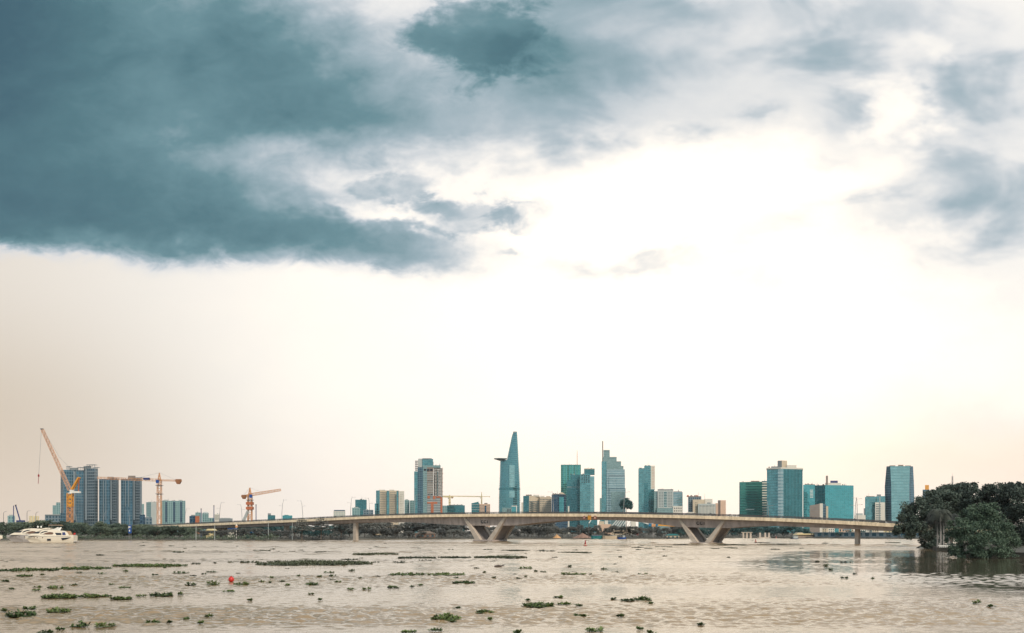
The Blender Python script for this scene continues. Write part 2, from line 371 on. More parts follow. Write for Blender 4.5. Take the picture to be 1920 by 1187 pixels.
# ------------------------------------------------------------------ setting: river, land, banks
def river_mesh():
    """flat sheet out to the banks with real ripples where the river is seen close"""
    g = np.random.default_rng(4)
    dd = np.concatenate([np.geomspace(32, 110, 640), np.geomspace(110, 640, 520)[1:]]); uu = np.linspace(-.70, .70, 1300)
    dg, ug = np.meshgrid(dd, uu, indexing='ij'); x, y = ug * dg, dg; z = np.zeros_like(x)
    slick = np.zeros_like(x)
    for k in range(14):
        a = g.uniform(-.25, .25); L = g.uniform(14, 70); slick += np.sin(2 * np.pi * (np.sin(a) * x * .5 + np.cos(a) * y) / L + g.uniform(0, 6.28) + .8 * np.sin(x / g.uniform(18, 50) + g.uniform(0, 6.28)))
    amp = np.clip(.72 + .20 * slick, .20, 1.25)
    lee = 1 / (1 + np.exp(-((x - 31) + np.minimum(y - 145, 0) * .085 - np.maximum(y - 145, 0) * .38 + 2.2 * slick) * .5)) / (1 + np.exp((y - 250) * .12))
    step = np.where(dg < 110, dg * .0019, dg * .0034)
    for k in range(90):
        L = .32 * (1.9 / .32) ** g.random(); a = g.normal(0, .8); kx, ky = 2 * np.pi / L * np.sin(a), 2 * np.pi / L * np.cos(a)
        slope = .028
        fade = np.clip(L / step - 1.6, 0, 1)
        z += slope * L / (2 * np.pi) * fade * np.sin(kx * x + ky * y + g.uniform(0, 6.28)) * (amp * (1 - .88 * lee) if L < 1.0 else (amp * (1 - .62 * lee)))
    for k in range(26):        # longer waves further out, where the short ones are too fine to model
        L = 2.6 * (9.0 / 2.6) ** g.random(); a = g.normal(0, .6); kx, ky = 2 * np.pi / L * np.sin(a), 2 * np.pi / L * np.cos(a)
        far = np.clip((dg - 95) / 120, 0, 1) * np.clip(L / step - 1.8, 0, 1)
        z += .026 * L / (2 * np.pi) * far * np.sin(kx * x + ky * y + g.uniform(0, 6.28)) * amp * (1 - .9 * lee)
    e = np.clip((np.abs(ug) - .60) / .09, 0, 1) + np.clip((37 - dg) / 5, 0, 1); e = np.clip(e, 0, 1); e = e * e * (3 - 2 * e); z = z * (1 - e) - .295 * e      # blends into the flat sheet
    h, w = x.shape; v = np.stack([x, y, z], -1).reshape(-1, 3); i = np.arange(h * w).reshape(h, w)
    q = np.stack([i[:-1, :-1], i[:-1, 1:], i[1:, 1:], i[1:, :-1]], -1).reshape(-1, 4)
    n0 = len(v); v = np.concatenate([v, [(-4000, -400, -.3), (4000, -400, -.3), (4000, 1100, -.3), (-4000, 1100, -.3)]]); q = np.concatenate([q, [[n0, n0 + 1, n0 + 2, n0 + 3]]])
    me = bpy.data.meshes.new('river'); n = len(q)
    me.vertices.add(len(v)); me.vertices.foreach_set('co', v.astype(np.float32).ravel()); me.loops.add(n * 4); me.loops.foreach_set('vertex_index', q.astype(np.int32).ravel())
    me.polygons.add(n); me.polygons.foreach_set('loop_start', np.arange(0, n * 4, 4, dtype=np.int32)); me.polygons.foreach_set('use_smooth', np.ones(n, bool)); me.update(calc_edges=True)
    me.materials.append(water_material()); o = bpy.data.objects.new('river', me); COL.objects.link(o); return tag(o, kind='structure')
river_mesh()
SHORE = [(-4000, 1015), (-600, 1014), (0, 1013.4), (150, 1012.8), (300, 1012.6), (480, 1013.4), (600, 1013.4), (700, 1011.4), (850, 1010.8), (1000, 1010.3), (1240, 1010.3),
         (1290, 1009.3), (1340, 1008.2), (1420, 1008.2), (1500, 1009.2), (1700, 1010.4), (2000, 1011), (6000, 1012)]
def shore_d(px):
    for (a, b), (c, e) in zip(SHORE, SHORE[1:]):
        if a <= px <= c: return F * CAMZ / (b + (e - b) * (px - a) / (c - a) - HY)
    return 540.0
mb = MB(); cols = []
for px in list(range(-4000, -100, 400)) + list(range(-100, 2050, 12)) + list(range(2100, 6001, 400)):
    d = shore_d(px) + (random.uniform(-2, 2) if -100 < px < 2050 else 0)
    col = [(X(px, d) , d - 1.5, -.8), (X(px, d), d, .05), (X(px, d), d + 3, .7), (X(px, d), d + 30, 1.0), (X(px, 900), 900 + max(0, d - 600), 1.0), (X(px, 1600), 1600, 1.0), (X(px, 5000), 5000, 1.0), (X(px, 16000), 16000, 1.0)]
    cols.append(col)
for a, b in zip(cols, cols[1:]):
    for i in range(len(a) - 1): mb.face([a[i], b[i], b[i + 1], a[i + 1]])
tag(mb.build('far_bank_ground', mat('bank_ground', (.075, .070, .058), .95, var=.3, scale=.08)), kind='structure')
out = [(1727, 287), (1742, 270), (1754, 254), (1757, 243), (1784, 241), (1790, 215), (1800, 196), (1850, 192), (1930, 186), (2500, 170), (2500, 420), (1850, 330)]
mb = MB(); mb.prism([(X(a, b), b) for a, b in out], -.6, .9)
tag(mb.build('near_bank_ground', mat('near_bank_stone', (.055, .052, .045), .95, var=.3, scale=.8)), kind='structure')

# ------------------------------------------------------------------ the bridge
BX, BY, DX, DY = -12.3, 460.0, .827, -.562
BN = (.562, .827)                                   # across the deck, away from the camera
def bs(px, off=0.0):
    x0, y0 = BX + BN[0] * off, BY + BN[1] * off; r = (px - CX) / F
    return (r * y0 - x0) / (DX - DY * r)
def bp_(s, off=0.0): return (BX + DX * s + BN[0] * off, BY + DY * s + BN[1] * off)
def interp(tab, x):
    if x <= tab[0][0]: return tab[0][1]
    for (a, b), (c, e) in zip(tab, tab[1:]):
        if x <= c:
            return b + (e - b) * (x - a) / (c - a)
    return tab[-1][1]
TOP = [(60, 991.5), (150, 989.2), (200, 988), (300, 985.5), (400, 981), (480, 977.6), (560, 974.2), (640, 970.2), (700, 967.5), (780, 965.3), (850, 964.1), (960, 963.1), (1050, 963), (1150, 963.5),
       (1240, 965), (1315, 966.8), (1440, 970.6), (1520, 973.9), (1600, 977.6), (1690, 982.5), (1800, 989), (1900, 995.5)]
DEP = [(60, 1.6), (560, 1.7), (680, 1.75), (760, 2.3), (830, 3.5), (868, 4.2), (955, 4.2), (1000, 2.9), (1050, 1.75), (1100, 1.35), (1170, 1.6), (1235, 2.9), (1270, 3.7), (1358, 3.5),
       (1400, 2.5), (1450, 1.9), (1600, 1.7), (1900, 1.7)]
ST = []
for px in range(60, 1901, 10):
    s = bs(px); ST.append((s, Z(interp(TOP, px), bp_(s)[1]), interp(DEP, px)))
# smooth the deck line a little
zs = [a[1] for a in ST]
for _ in range(6): zs = [zs[0]] + [(zs[i - 1] + 2 * zs[i] + zs[i + 1]) / 4 for i in range(1, len(zs) - 1)] + [zs[-1]]
ST = [(a[0], z, a[2]) for a, z in zip(ST, zs)]
ST.sort()
def deck_z(s): return interp([(a, b) for a, b, c in ST], s)
BW = 15.0
bridge = thing('road_bridge', 'long beige concrete road bridge on two V shaped piers across the river', 'bridge', (BX, BY, 0))
def sweep(sec, name, m, parent=None, smooth=False):
    """sec(z, depth) -> closed section of (off, z)"""
    b = MB(); rings = []
    for s, z, dp in ST:
        rings.append([(*bp_(s, o), zz) for o, zz in sec(z, dp)])
    b.loft(rings); return b.build(name, m, parent or bridge, weld=True)
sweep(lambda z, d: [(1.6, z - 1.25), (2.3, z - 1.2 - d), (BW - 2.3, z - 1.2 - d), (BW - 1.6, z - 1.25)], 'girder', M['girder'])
sweep(lambda z, d: [(0.25, z - .95), (0.05, z - 1.30), (1.6, z - 1.38), (BW - 1.6, z - 1.38), (BW - .05, z - 1.30), (BW - .25, z - .95)], 'deck', M['asphalt'])
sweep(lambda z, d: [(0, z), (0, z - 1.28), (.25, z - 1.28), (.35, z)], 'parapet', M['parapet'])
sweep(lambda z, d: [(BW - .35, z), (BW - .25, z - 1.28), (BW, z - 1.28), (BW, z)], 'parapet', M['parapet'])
for off in (.18, BW - .18):
    b = MB()
    for h in (.18, .45, .72):
        rings = [[(*bp_(s, off - .05), z + h), (*bp_(s, off + .05), z + h), (*bp_(s, off + .05), z + h + .15), (*bp_(s, off - .05), z + h + .15)] for s, z, d in ST]; b.loft(rings)
    s = ST[0][0]
    while s < ST[-1][0]:
        q = bp_(s, off); z = deck_z(s); b.beam((q[0], q[1], z), (q[0], q[1], z + .82), .14); s += 1.6
    b.build('railing', M['rail'], bridge)
def vpier(tl, tr, bl, br, ytop, ybot, capx, ycap):
    """tl..br: photo columns of the two legs, (left, right) at the top and at the foot"""
    pier = MB(); c = capx; cs0, cs1 = bs(c[0], 1.0), bs(c[1], 1.0)
    s0, s1 = bs(bl[0], 1.9), bs(br[1], 1.9); zb = Z(ybot, bp_((s0 + s1) / 2)[1])
    pts = [bp_(s0 - .6, .9), bp_(s1 + .6, .9), bp_(s1 + .6, 13.2), bp_(s0 - .6, 13.2)]
    pier.prism(pts, -1.5, zb); root = pier.build('v_pier', M['girder'], bridge)
    for (t, bo) in ((tl, bl), (tr, br)):
        for off in (1.45, 11.2):
            q = MB(); ss = [bs(t[0], 1.45), bs(t[1], 1.45), bs(bo[1], 1.45), bs(bo[0], 1.45)]
            zt = deck_z(ss[0]) - 1.36
            zz = [zt, zt, zb - .05, zb - .05]
            fr = [(*bp_(s, off), z) for s, z in zip(ss, zz)]; bk = [(*bp_(s, off + 1.9), z) for s, z in zip(ss, zz)]
            q.face(fr); q.face(bk[::-1])
            for i in range(4): j = (i + 1) % 4; q.face([fr[i], bk[i], bk[j], fr[j]])
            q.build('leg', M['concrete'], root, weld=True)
        q = MB(); kt, kb = .42, .75
        ss = [bs(t[0], 1.45), bs(t[1], 1.45), bs(bo[1], 1.45), bs(bo[0], 1.45)]
        ss = [ss[0] + kt, ss[1] - kt, ss[2] - kb, ss[3] + kb]
        fr = [(*bp_(s, 3.35), z) for s, z in zip(ss, zz)]; bk = [(*bp_(s, 11.2), z) for s, z in zip(ss, zz)]
        q.face(fr); q.face(bk[::-1])
        for i in range(4): j = (i + 1) % 4; q.face([fr[i], bk[i], bk[j], fr[j]])
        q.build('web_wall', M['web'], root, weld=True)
vpier((867.6, 872.6), (944, 950), (891, 900.5), (913, 923), 970, 1012.3, (890, 944), 1015)
vpier((1270, 1275), (1355, 1361), (1298, 1308), (1321, 1332), 971, 1016.8, (1296, 1338), 1019)
def column(px, w, off0, off1, depth=3.0):
    s = bs(px, off0); q = MB()
    pts = [bp_(s - w / 2, off0), bp_(s + w / 2, off0), bp_(s + w / 2, off1), bp_(s - w / 2, off1)]
    q.prism(pts, -1.5, deck_z(s) - 1.2 - interp(DEP, px) + .05); q.build('column', M['concrete'], bridge)
column(664.5, 1.9, 2.6, 4.6); column(664.5, 1.9, 10.0, 12.0)
column(1606, 1.3, 5.6, 8.6); column(534, 1.7, 5.6, 8.2); column(418, 1.7, 5.6, 8.2); column(318, 1.7, 5.6, 8.2); column(1780, 1.3, 5.6, 8.6)
def lettering(txt, px, py, size):
    cu = bpy.data.curves.new('lettering', 'FONT'); cu.body = txt; cu.size = size; cu.extrude = .05; cu.align_x = 'CENTER'; cu.align_y = 'CENTER'; cu.offset = .04 * size; cu.space_character = 1.25
    tmp = bpy.data.objects.new('tmp_text', cu); COL.objects.link(tmp)
    dg = bpy.context.evaluated_depsgraph_get(); me = bpy.data.meshes.new_from_object(tmp.evaluated_get(dg)); bpy.data.objects.remove(tmp)
    me.materials.clear(); me.materials.append(M['letter']); me.name = 'lettering'
    s = bs(px, 1.7); q = bp_(s, 1.62); z = Z(py, q[1])
    # follow the leaning web of the girder
    f = (deck_z(s) - 1.25 - z) / max(.1, interp(DEP, px) - .05); q = bp_(s, 1.6 + .7 * f - .07)
    o = bpy.data.objects.new('lettering', me); COL.objects.link(o); o.parent = bridge
    o.location = Vector((q[0], q[1], z)) - Vector((BX, BY, 0))
    o.rotation_euler = (R(90) - math.atan2(.7, interp(DEP, px)) * 0.0, 0, math.atan2(DY, DX))
lettering('CC1', 908, 978.6, 1.95); lettering('CC1', 1313.5, 981.2, 1.75)
def slab_on_bridge(name, label, cat, px0, px1, y0, y1, m, frame=None):
    s0, s1 = bs(px0), bs(px1); d = bp_((s0 + s1) / 2)[1]; z0, z1 = Z(y1, d), Z(y0, d)
    t = thing(name, label, cat, (*bp_((s0 + s1) / 2, -.2), z0))
    def pl(a0, a1, b0, b1, o0, o1, n, mm):
        q = MB(); q.prism([bp_(a0, o0), bp_(a1, o0), bp_(a1, o1), bp_(a0, o1)], b0, b1); q.build(n, mm, t)
    pl(s0, s1, z0, z1, -.30, -.22, 'board', m)
    e = .18
    if frame:
        for a0, a1, b0, b1 in ((s0 - e, s1 + e, z1, z1 + e), (s0 - e, s1 + e, z0 - e, z0), (s0 - e, s0, z0, z1), (s1, s1 + e, z0, z1)):
            pl(a0, a1, b0, b1, -.34, -.2, 'frame', frame)
    for a in (s0 + .3, s1 - .45): pl(a, a + .15, z1 - .1, z1 + .5, -.22, -.04, 'bracket', M['steel'])
    return t
slab_on_bridge('channel_sign', 'yellow square navigation board hung on the middle of the bridge', 'sign', 1102.8, 1108.8, 966.6, 974.6, M['yellow'])
slab_on_bridge('channel_sign', 'small red framed board on the bridge just left of the yellow one', 'sign', 1094.5, 1097.3, 969, 972.2, M['girder'], M['darkred'])
slab_on_bridge('channel_sign', 'small red striped board on the bridge just right of the yellow one', 'sign', 1114.5, 1117.8, 968.6, 972.6, M['pink'], M['darkred'])
# shrubs in the planters along the deck
def leaves(lobes, n, size, rs, squash=1.0, clumps=14, flat=0.0):
    """leaf-sized quads gathered in clumps over ellipsoid lobes: (cx, cy, cz, rx, ry, rz)"""
    g = np.random.default_rng(rs); vol = np.array([l[3] * l[4] + l[3] * l[5] + l[4] * l[5] for l in lobes]); vol = vol / vol.sum(); allc = []
    for l, w in zip(lobes, vol):
        k = max(3, int(clumps)); cnt = max(8, int(n * w))
        d = g.normal(size=(k, 3)); d /= np.linalg.norm(d, axis=1)[:, None]; d[:, 2] = np.where(d[:, 2] < -.55, -d[:, 2], d[:, 2])
        rad = .62 + .42 * g.random(k)
        cc = d * rad[:, None]
        idx = g.integers(0, k, cnt); o = g.normal(size=(cnt, 3)); o /= np.linalg.norm(o, axis=1)[:, None]
        o *= (g.random(cnt) ** .45)[:, None] * (.26 + .20 * g.random(k)[idx])[:, None]
        p = cc[idx] + o
        allc.append(p * np.array(l[3:6]) + np.array(l[0:3]))
    c = np.concatenate(allc); m = len(c)
    a = g.normal(size=(m, 3)); a[:, 2] *= (1 - flat); a /= np.linalg.norm(a, axis=1)[:, None]
    b = np.cross(a, g.normal(size=(m, 3))); b /= np.linalg.norm(b, axis=1)[:, None]
    sz = size * (.55 + .9 * g.random(m))[:, None]
    v = np.stack([c - a * sz * .5, c + b * sz * .32, c + a * sz * .5, c - b * sz * .32], 1).reshape(-1, 3)
    return v
def leafmesh(name, v, m, origin=(0, 0, 0)):
    me = bpy.data.meshes.new(name); n = len(v) // 4
    me.vertices.add(len(v)); me.vertices.foreach_set('co', (v - np.array(origin)).astype(np.float32).ravel())
    me.loops.add(n * 4); me.loops.foreach_set('vertex_index', np.arange(n * 4, dtype=np.int32))
    me.polygons.add(n); me.polygons.foreach_set('loop_start', np.arange(0, n * 4, 4, dtype=np.int32))
    me.materials.append(m); me.update(calc_edges=True); me.validate()
    return me
def leafobj(name, v, m, parent=None, origin=None):
    o0 = ORG[parent.name] if parent else Vector(origin or (0, 0, 0))
    o = bpy.data.objects.new(name, leafmesh(name, v, m, tuple(o0))); COL.objects.link(o)
    if parent: o.parent = parent
    else: o.location = o0
    ORG[o.name] = o0.copy(); return o
lob = []
s = ST[0][0]
while s < ST[-1][0]:
    if random.random() < .8:
        q = bp_(s, 1.1); h = random.uniform(.45, .85); lob.append((q[0], q[1], deck_z(s) + .05, 1.5, .6, h))
    s += random.uniform(1.5, 3.2)
tag(leafobj('planter_shrubs', leaves(lob, 16000, .34, 3, clumps=8), M['leaf_grey']), 'low grey green shrubs growing along the bridge railing', 'shrubs', kind='stuff')

# lamp posts on the bridge: (photo column of the foot, top row, lean of the head in px, label)
LAMP = [(145, 961, -5, 'curved lamp post in front of the left dark apartment tower, by the luffing crane'), (193, 958, 5, 'curved lamp post in front of the middle dark apartment tower'),
        (243, 957, -3, 'curved lamp post in front of the right dark apartment tower'), (346, 953, 4, 'curved lamp post between the teal apartment block and the low dark shed'),
        (411, 941, 4, 'curved lamp post left of the orange crane with the short raised jib'), (454, 945, -3, 'curved lamp post just left of the short orange crane mast'),
        (528, 936, 4, 'curved lamp post above the low teal box building on the bridge rise'), (568, 938, -4, 'curved lamp post with only sky behind it, left of the bridge trees'),
        (657, 931, 3, 'curved lamp post left of the beige apartment block, tallest of its stretch'), (693, 933, -2, 'curved lamp post right beside the beige apartment block'),
        (777, 926, 3, 'curved lamp post in front of the unfinished tower'), (1038, 921, -3, 'curved lamp post in front of the dark blue block'), (1169, 921, 4, 'curved lamp post in front of the stepped glass tower'),
        (1441, 938, -3, 'curved lamp post in front of the tall fin clad tower'), (1603, 934, 3, 'curved lamp post right of the broad cyan glass block'), (1607.5, 932, -1, 'thin mast beside the lamp post right of the cyan glass block')]
for px, yt, lean, lab in LAMP:
    s = bs(px, .7); q = bp_(s, .7); d = q[1]; z0 = deck_z(s) - .95; z1 = Z(yt, d); k = d / F
    t = thing('lamp_post', lab, 'lamp post', (q[0], q[1], z0), 'lamp posts along the bridge')
    b = MB(); b.tube([(q[0], q[1], z0), (q[0] + lean * k * .15, q[1], z0 + (z1 - z0) * .45), (q[0] + lean * k * .5, q[1], z0 + (z1 - z0) * .8), (q[0] + lean * k, q[1], z1)], [.15, .13, .10, .07], 6)
    b.build('post', M['steel'], t)
    for f, l in ((.95, 1.0), (.70, -1.0)):
        b = MB(); zz = z0 + (z1 - z0) * f; xx = q[0] + lean * k * (f ** 2); sg = (1 if lean > 0 else -1) * l
        b.beam((xx, q[1], zz), (xx + sg * 1.3, q[1] - .2, zz + .25), .08); b.beam((xx + sg * 1.3, q[1] - .2, zz + .25), (xx + sg * 2.0, q[1] - .3, zz + .22), .28, .12)
        b.build('lamp_arm', M['steel'], t)

# white car driving on the right end of the bridge
def car(px):
    s = bs(px, 3.0); q = bp_(s, 3.2); z = deck_z(s) - .94; t = thing('car', 'white car driving on the bridge beside the big dark trees', 'car', (q[0], q[1], z))
    ang = math.atan2(DY, DX); L = 4.3
    def w(x, y, zz): return (q[0] + x * math.cos(ang) - y * math.sin(ang), q[1] + x * math.sin(ang) + y * math.cos(ang), z + zz)
    def ext(poly, y0, y1, n, m):
        b = MB(); b.extr(poly, y0, y1); b.v = [w(*p) for p in b.v]; b.build(n, m, t)
    ext([(-2.1, .3), (2.1, .3), (2.12, .75), (1.3, .92), (.75, 1.45), (-.9, 1.48), (-1.7, .95), (-2.1, .85)], -.85, .85, 'body', M['white'])
    ext([(1.15, .92), (.68, 1.38), (-.85, 1.40), (-1.5, .95)], -.87, -.84, 'side_window', M['darkglass']); ext([(1.15, .92), (.68, 1.38), (-.85, 1.40), (-1.5, .95)], .84, .87, 'side_window', M['darkglass'])
    for x in (-1.3, 1.3):
        for y in (-.86, .70):
            ext([(x + .32 * math.cos(a * .5236), .32 + .32 * math.sin(a * .5236)) for a in range(12)], y, y + .18, 'wheel', M['rail'])
car(1656)

# ------------------------------------------------------------------ buildings
def blk(parent, name, x0, x1, yt, d, mats, depth=30, xc=None, cd=14, yb=None, yt2=None, roof=None, lab=None):
    """a block between photo columns x0..x1 at distance d; xc = column of a near corner"""
    mats = mats if isinstance(mats, (list, tuple)) else [mats]
    rx = ((x0 + x1) / 2 - CX) / F; L = math.hypot(rx, 1); bd = (rx / L * depth, depth / L)
    fr = [(X(x0, d), d), (X(x1, d), d)] if xc is None else [(X(x0, d + cd), d + cd), (X(xc, d), d), (X(x1, d + cd), d + cd)]
    pts = fr + [(p[0] + bd[0], p[1] + bd[1]) for p in (fr[-1], fr[0])]
    n = len(fr); mi = ([0] if n == 2 else [0, 1 if len(mats) > 1 else 0]); mi = mi + [mi[-1], 0, 0]
    z0 = .9 if yb is None else Z(yb, d); z1 = Z(yt, d)
    zt = z1 if yt2 is None else ([z1, Z(yt2, d)] + [Z(yt2, d), z1] if n == 2 else [z1, z1, Z(yt2, d), Z(yt2, d), z1])
    b = MB(); ms = list(mats) + [roof or M['roof']]
    b.prism(pts, z0, zt, mi, len(ms) - 1)
    o = b.build(name, ms, parent)
    if lab: o['label'] = lab
    return o
def bthing(name, label, px, d, cat='building', group=None): return thing(name, label, cat, (X(px, d), d, .9), group)
def windows(parent, x0, x1, yt, yb, rows, n, d, m=None, frac=.55, vf=.5, name='window_row', proud=.12):
    """one part per storey: its row of windows, set just proud of the wall"""
    for r in range(rows):
        b = MB(); y1 = yt + (yb - yt) * (r + .2) / rows; y0 = y1 + (yb - yt) / rows * vf
        for i in range(n):
            a = x0 + (x1 - x0) * (i + (1 - frac) / 2) / n; c = a + (x1 - x0) / n * frac
            b.box(X(a, d), X(c, d), d - proud, d + .1, Z(y0, d), Z(y1, d))
        b.build(name, m or M['win'], parent)
def fins(parent, x0, x1, yt, yb, n, d, m, name='fin', w=.8, proud=.9):
    for i in range(n):
        px = x0 + (x1 - x0) * (i + .5) / n; b = MB(); b.box(X(px, d) - w / 2, X(px, d) + w / 2, d - proud, d + .1, Z(yb, d), Z(yt, d)); b.build(name, m, parent)
def bands(parent, x0, x1, yt, yb, n, d, m, name='floor_band', h=.9, proud=.7):
    for i in range(n):
        y = yt + (yb - yt) * (i + .5) / n; b = MB(); z = Z(y, d); b.box(X(x0, d), X(x1, d), d - proud, d + .1, z - h / 2, z + h / 2); b.build(name, m, parent)
def mast(parent, px, yt, yb, d, m=None, r=.5, name='antenna'):
    b = MB(); b.tube([(X(px, d), d, Z(yb, d)), (X(px, d), d, Z((yt * 2 + yb) / 3, d)), (X(px, d), d, Z(yt, d))], [r, r * .7, r * .35], 6); b.build(name, m or M['steel'], parent)

GL = {}
GL['blue'] = facade('blue_glass', (.035, .18, .29), (.10, .17, .22), 6.2, 5.5, .20, .22, metal=.5, var=.45, stripe=(22, .65))
GL['bluegrey'] = facade('grey_balcony_wall', (.03, .13, .20), (.17, .22, .26), 6.2, 7.5, .34, .40, metal=.4, var=.4)
GL['teal'] = facade('teal_glass', (.10, .40, .46), (.10, .24, .27), 7, 6.0, .16, .10)
GL['tealdark'] = facade('dark_teal_glass', (.035, .26, .31), (.03, .17, .20), 8, 7.0, .12, .10, var=.2)
GL['tealbright'] = facade('cyan_glass', (.06, .48, .55), (.04, .28, .32), 7, 6.5, .14, .08, var=.18)
GL['green'] = facade('green_glass', (.02, .30, .26), (.03, .19, .17), 7, 6, .30, .08, var=.2)
GL['greenstripe'] = facade('green_striped_glass', (.035, .42, .38), (.20, .50, .45), 7, 8.0, .06, .10, var=.15, stripe=(16, .65))
GL['pale'] = facade('pale_banded_glass', (.40, .58, .62), (.10, .24, .30), 8.2, 30, .24, .02, var=.12, patch=.15)
GL['pale2'] = facade('pale_grey_panel_wall', (.26, .42, .43), (.20, .33, .34), 6, 5, .2, .2, var=.2)
GL['fin'] = facade('fin_glass', (.05, .34, .40), (.05, .22, .27), 14, 4.5, .05, .16, var=.25)
GL['mglass'] = facade('light_teal_banded_glass', (.24, .55, .60), (.09, .27, .32), 7.6, 9, .17, .05, var=.15)
GL['navy'] = facade('navy_glass', (.03, .11, .20), (.05, .11, .16), 7, 6, .18, .12, var=.3)
GL['haze'] = facade('haze_toned_apartment_wall', (.12, .30, .33), (.24, .37, .38), 6, 7, .25, .45, metal=.3, var=.25)  # pale tones put distance haze into the wall colour
GL['lotus'] = facade('tower_glass', (.085, .36, .42), (.07, .22, .27), 7.2, 6, .22, .06, var=.14, patch=.3)

# --- left bank: three dark apartment towers
D1 = 1500
t = bthing('apartment_tower', 'tallest dark blue apartment tower, behind the yellow luffing crane', 148, D1)
blk(t, 'wall', 113.5, 157, 881, D1, [GL['blue'], GL['blue']], 28, xc=119, cd=10); blk(t, 'wall', 157, 183.5, 878, D1 - 3, [GL['bluegrey'], GL['offw'] if 'offw' in GL else GL['bluegrey']], 30, xc=177, cd=12)
blk(t, 'penthouse', 130, 146, 877, D1 + 6, M['grey'], 12, yb=882); blk(t, 'penthouse', 156.5, 171, 873.8, D1 + 6, M['grey'], 12, yb=880)
fins(t, 137, 142, 884, 975, 1, D1 - .5, M['bluefin'], 'pilaster', 3.2); fins(t, 159, 164, 880, 975, 1, D1 - 4, M['bluefin'], 'pilaster', 2.4)
bands(t, 166, 176.8, 882, 975, 17, D1 - 3.2, M['bluefin'], 'balcony', .9, 1.0)
bands(t, 140, 156, 925, 978, 10, D1 - .4, M['bluefin'], 'balcony', .55, .8)
def pergola(t, x0, x1, y, yb, d):
    b = MB(); b.box(X(x0, d), X(x1, d), d, d + 9, Z(y, d) - .5, Z(y, d))
    for px in np.linspace(x0 + 1, x1 - 1, 4): b.beam((X(px, d), d + 1, Z(yb, d)), (X(px, d), d + 1, Z(y, d)), .5)
    b.build('roof_canopy', M['bluefin'], t)
pergola(t, 161.6, 178, 871, 878, D1 + 2); pergola(t, 123.5, 131, 874.2, 881, D1 + 3); pergola(t, 145, 158, 876, 881, D1 + 3); pergola(t, 174, 183, 876, 879, D1 + 3)
for i, (x0, x1, xm, yt, pent, lab) in enumerate(((185.5, 222.5, 206, 897.5, (201, 213, 894), 'middle dark blue apartment tower with flat dark roof box'), (226.5, 266, 249, 897, (240, 254, 892), 'right dark blue apartment tower with brown roof box under the crane jib'))):
    t = bthing('apartment_tower', lab, (x0 + x1) / 2, D1)
    blk(t, 'wall', x0, xm, yt + 1, D1 + 5, GL['blue'], 28); blk(t, 'wall', xm, x1, yt, D1, [GL['bluegrey'], M['bluefin']], 30, xc=x1 - 4, cd=10)
    blk(t, 'penthouse', pent[0], pent[1], pent[2], D1 + 8, M['taupe'] if i else M['grey'], 12, yb=yt + 1)
    fins(t, x0 + 6, xm - 5, yt + 3, 950 if i else 975, 2, D1 + 4.8, M['bluefin'], 'pilaster', 1.0)
    fins(t, xm + 1, xm + 4, yt + 3, 975, 1, D1 - .3, M['bluefin'], 'pilaster', 1.6)
    bands(t, xm + 6, x1 - 4.5, yt + 4, 975, 15, D1 - .3, M['bluefin'], 'balcony', .8, .9)
    pergola(t, x1 - 14, x1 - 1, yt - 2, yt + 2, D1 + 2)
t = bthing('podium_building', 'low dark blue podium at the foot of the tallest apartment tower', 100, 1480)
blk(t, 'wall', 84, 113, 965.5, 1480, GL['bluegrey'], 20); blk(t, 'wall', 113, 127, 962, 1478, GL['blue'], 20); blk(t, 'parapet', 84, 113, 964.6, 1479, M['palegrey'], 21, yb=965.6)
t = bthing('apartment_block', 'pale stepped block just left of the tallest apartment tower', 105, 2200)
blk(t, 'wall', 98.5, 105, 947.5, 2200, GL['haze'], 30); blk(t, 'wall', 105, 113, 942, 2200, GL['haze'], 30)
def simple(name, lab, x0, x1, yt, d, m, depth=25, steps=(), cat='building', xc=None, m2=None, clutter=1, grp=None):
    t = bthing(name, lab, (x0 + x1) / 2, d, cat, grp)
    blk(t, 'wall', x0, x1, yt, d, [m, m2] if m2 else m, depth, xc=xc, cd=depth * .4)
    for (a, b, y, n, mm) in steps: blk(t, n, a, b, y, d + 3, mm, depth * .5, yb=yt + .3)
    if clutter:
        w = (x1 - x0); a = x0 + w * random.uniform(.15, .5)
        blk(t, 'roof_box', a, a + w * .22, yt - 1.5, d + 4, M['palegrey'], depth * .3, yb=yt + .2)
    return t
simple('low_building', 'pale blue rounded block far left behind the lamp posts', 14, 28, 967, 1500, GL['haze'], steps=((17, 25, 965, 'roof', M['palegrey']),), clutter=0)
t = simple('storage_hall', 'small pale yellow hall with three bays on the far left bank', 54, 73, 967.5, 900, M['tin'], 12, clutter=0); fins(t, 54, 73, 968, 978, 4, 899.8, M['offwhite'], 'pilaster', .7, .3)
simple('low_building', 'small dark blue block right of the third apartment tower', 262, 272, 965, 1450, GL['navy'])
simple('low_building', 'low grey block with dark windows beside the orange crane mast', 272, 285, 970, 1440, GL['bluegrey'])
simple('apartment_block', 'slim hazy pale tower right of the third apartment tower', 263, 270, 945, 2700, GL['haze'], clutter=0)
simple('apartment_block', 'pale apartment block left of the orange tower crane mast', 274, 294, 941.5, 2400, GL['haze'], xc=283, m2=M['palegrey'], clutter=0)
t = simple('apartment_block', 'wide teal grey apartment block right of the orange tower crane mast', 301, 347.5, 939, 2300, GL['haze'], steps=((307, 316, 937, 'penthouse', M['palegrey']), (335, 342, 937.4, 'penthouse', M['palegrey'])), clutter=0)
for a in (310, 325, 338): fins(t, a, a + 3, 941, 979, 1, 2299, GL['navy'], 'recess', 4, .6)
simple('low_building', 'dark rounded low block left of the rust red panel', 355, 367, 967.5, 1300, GL['navy'], steps=((358, 366, 965.4, 'roof', M['grey']),), clutter=0)
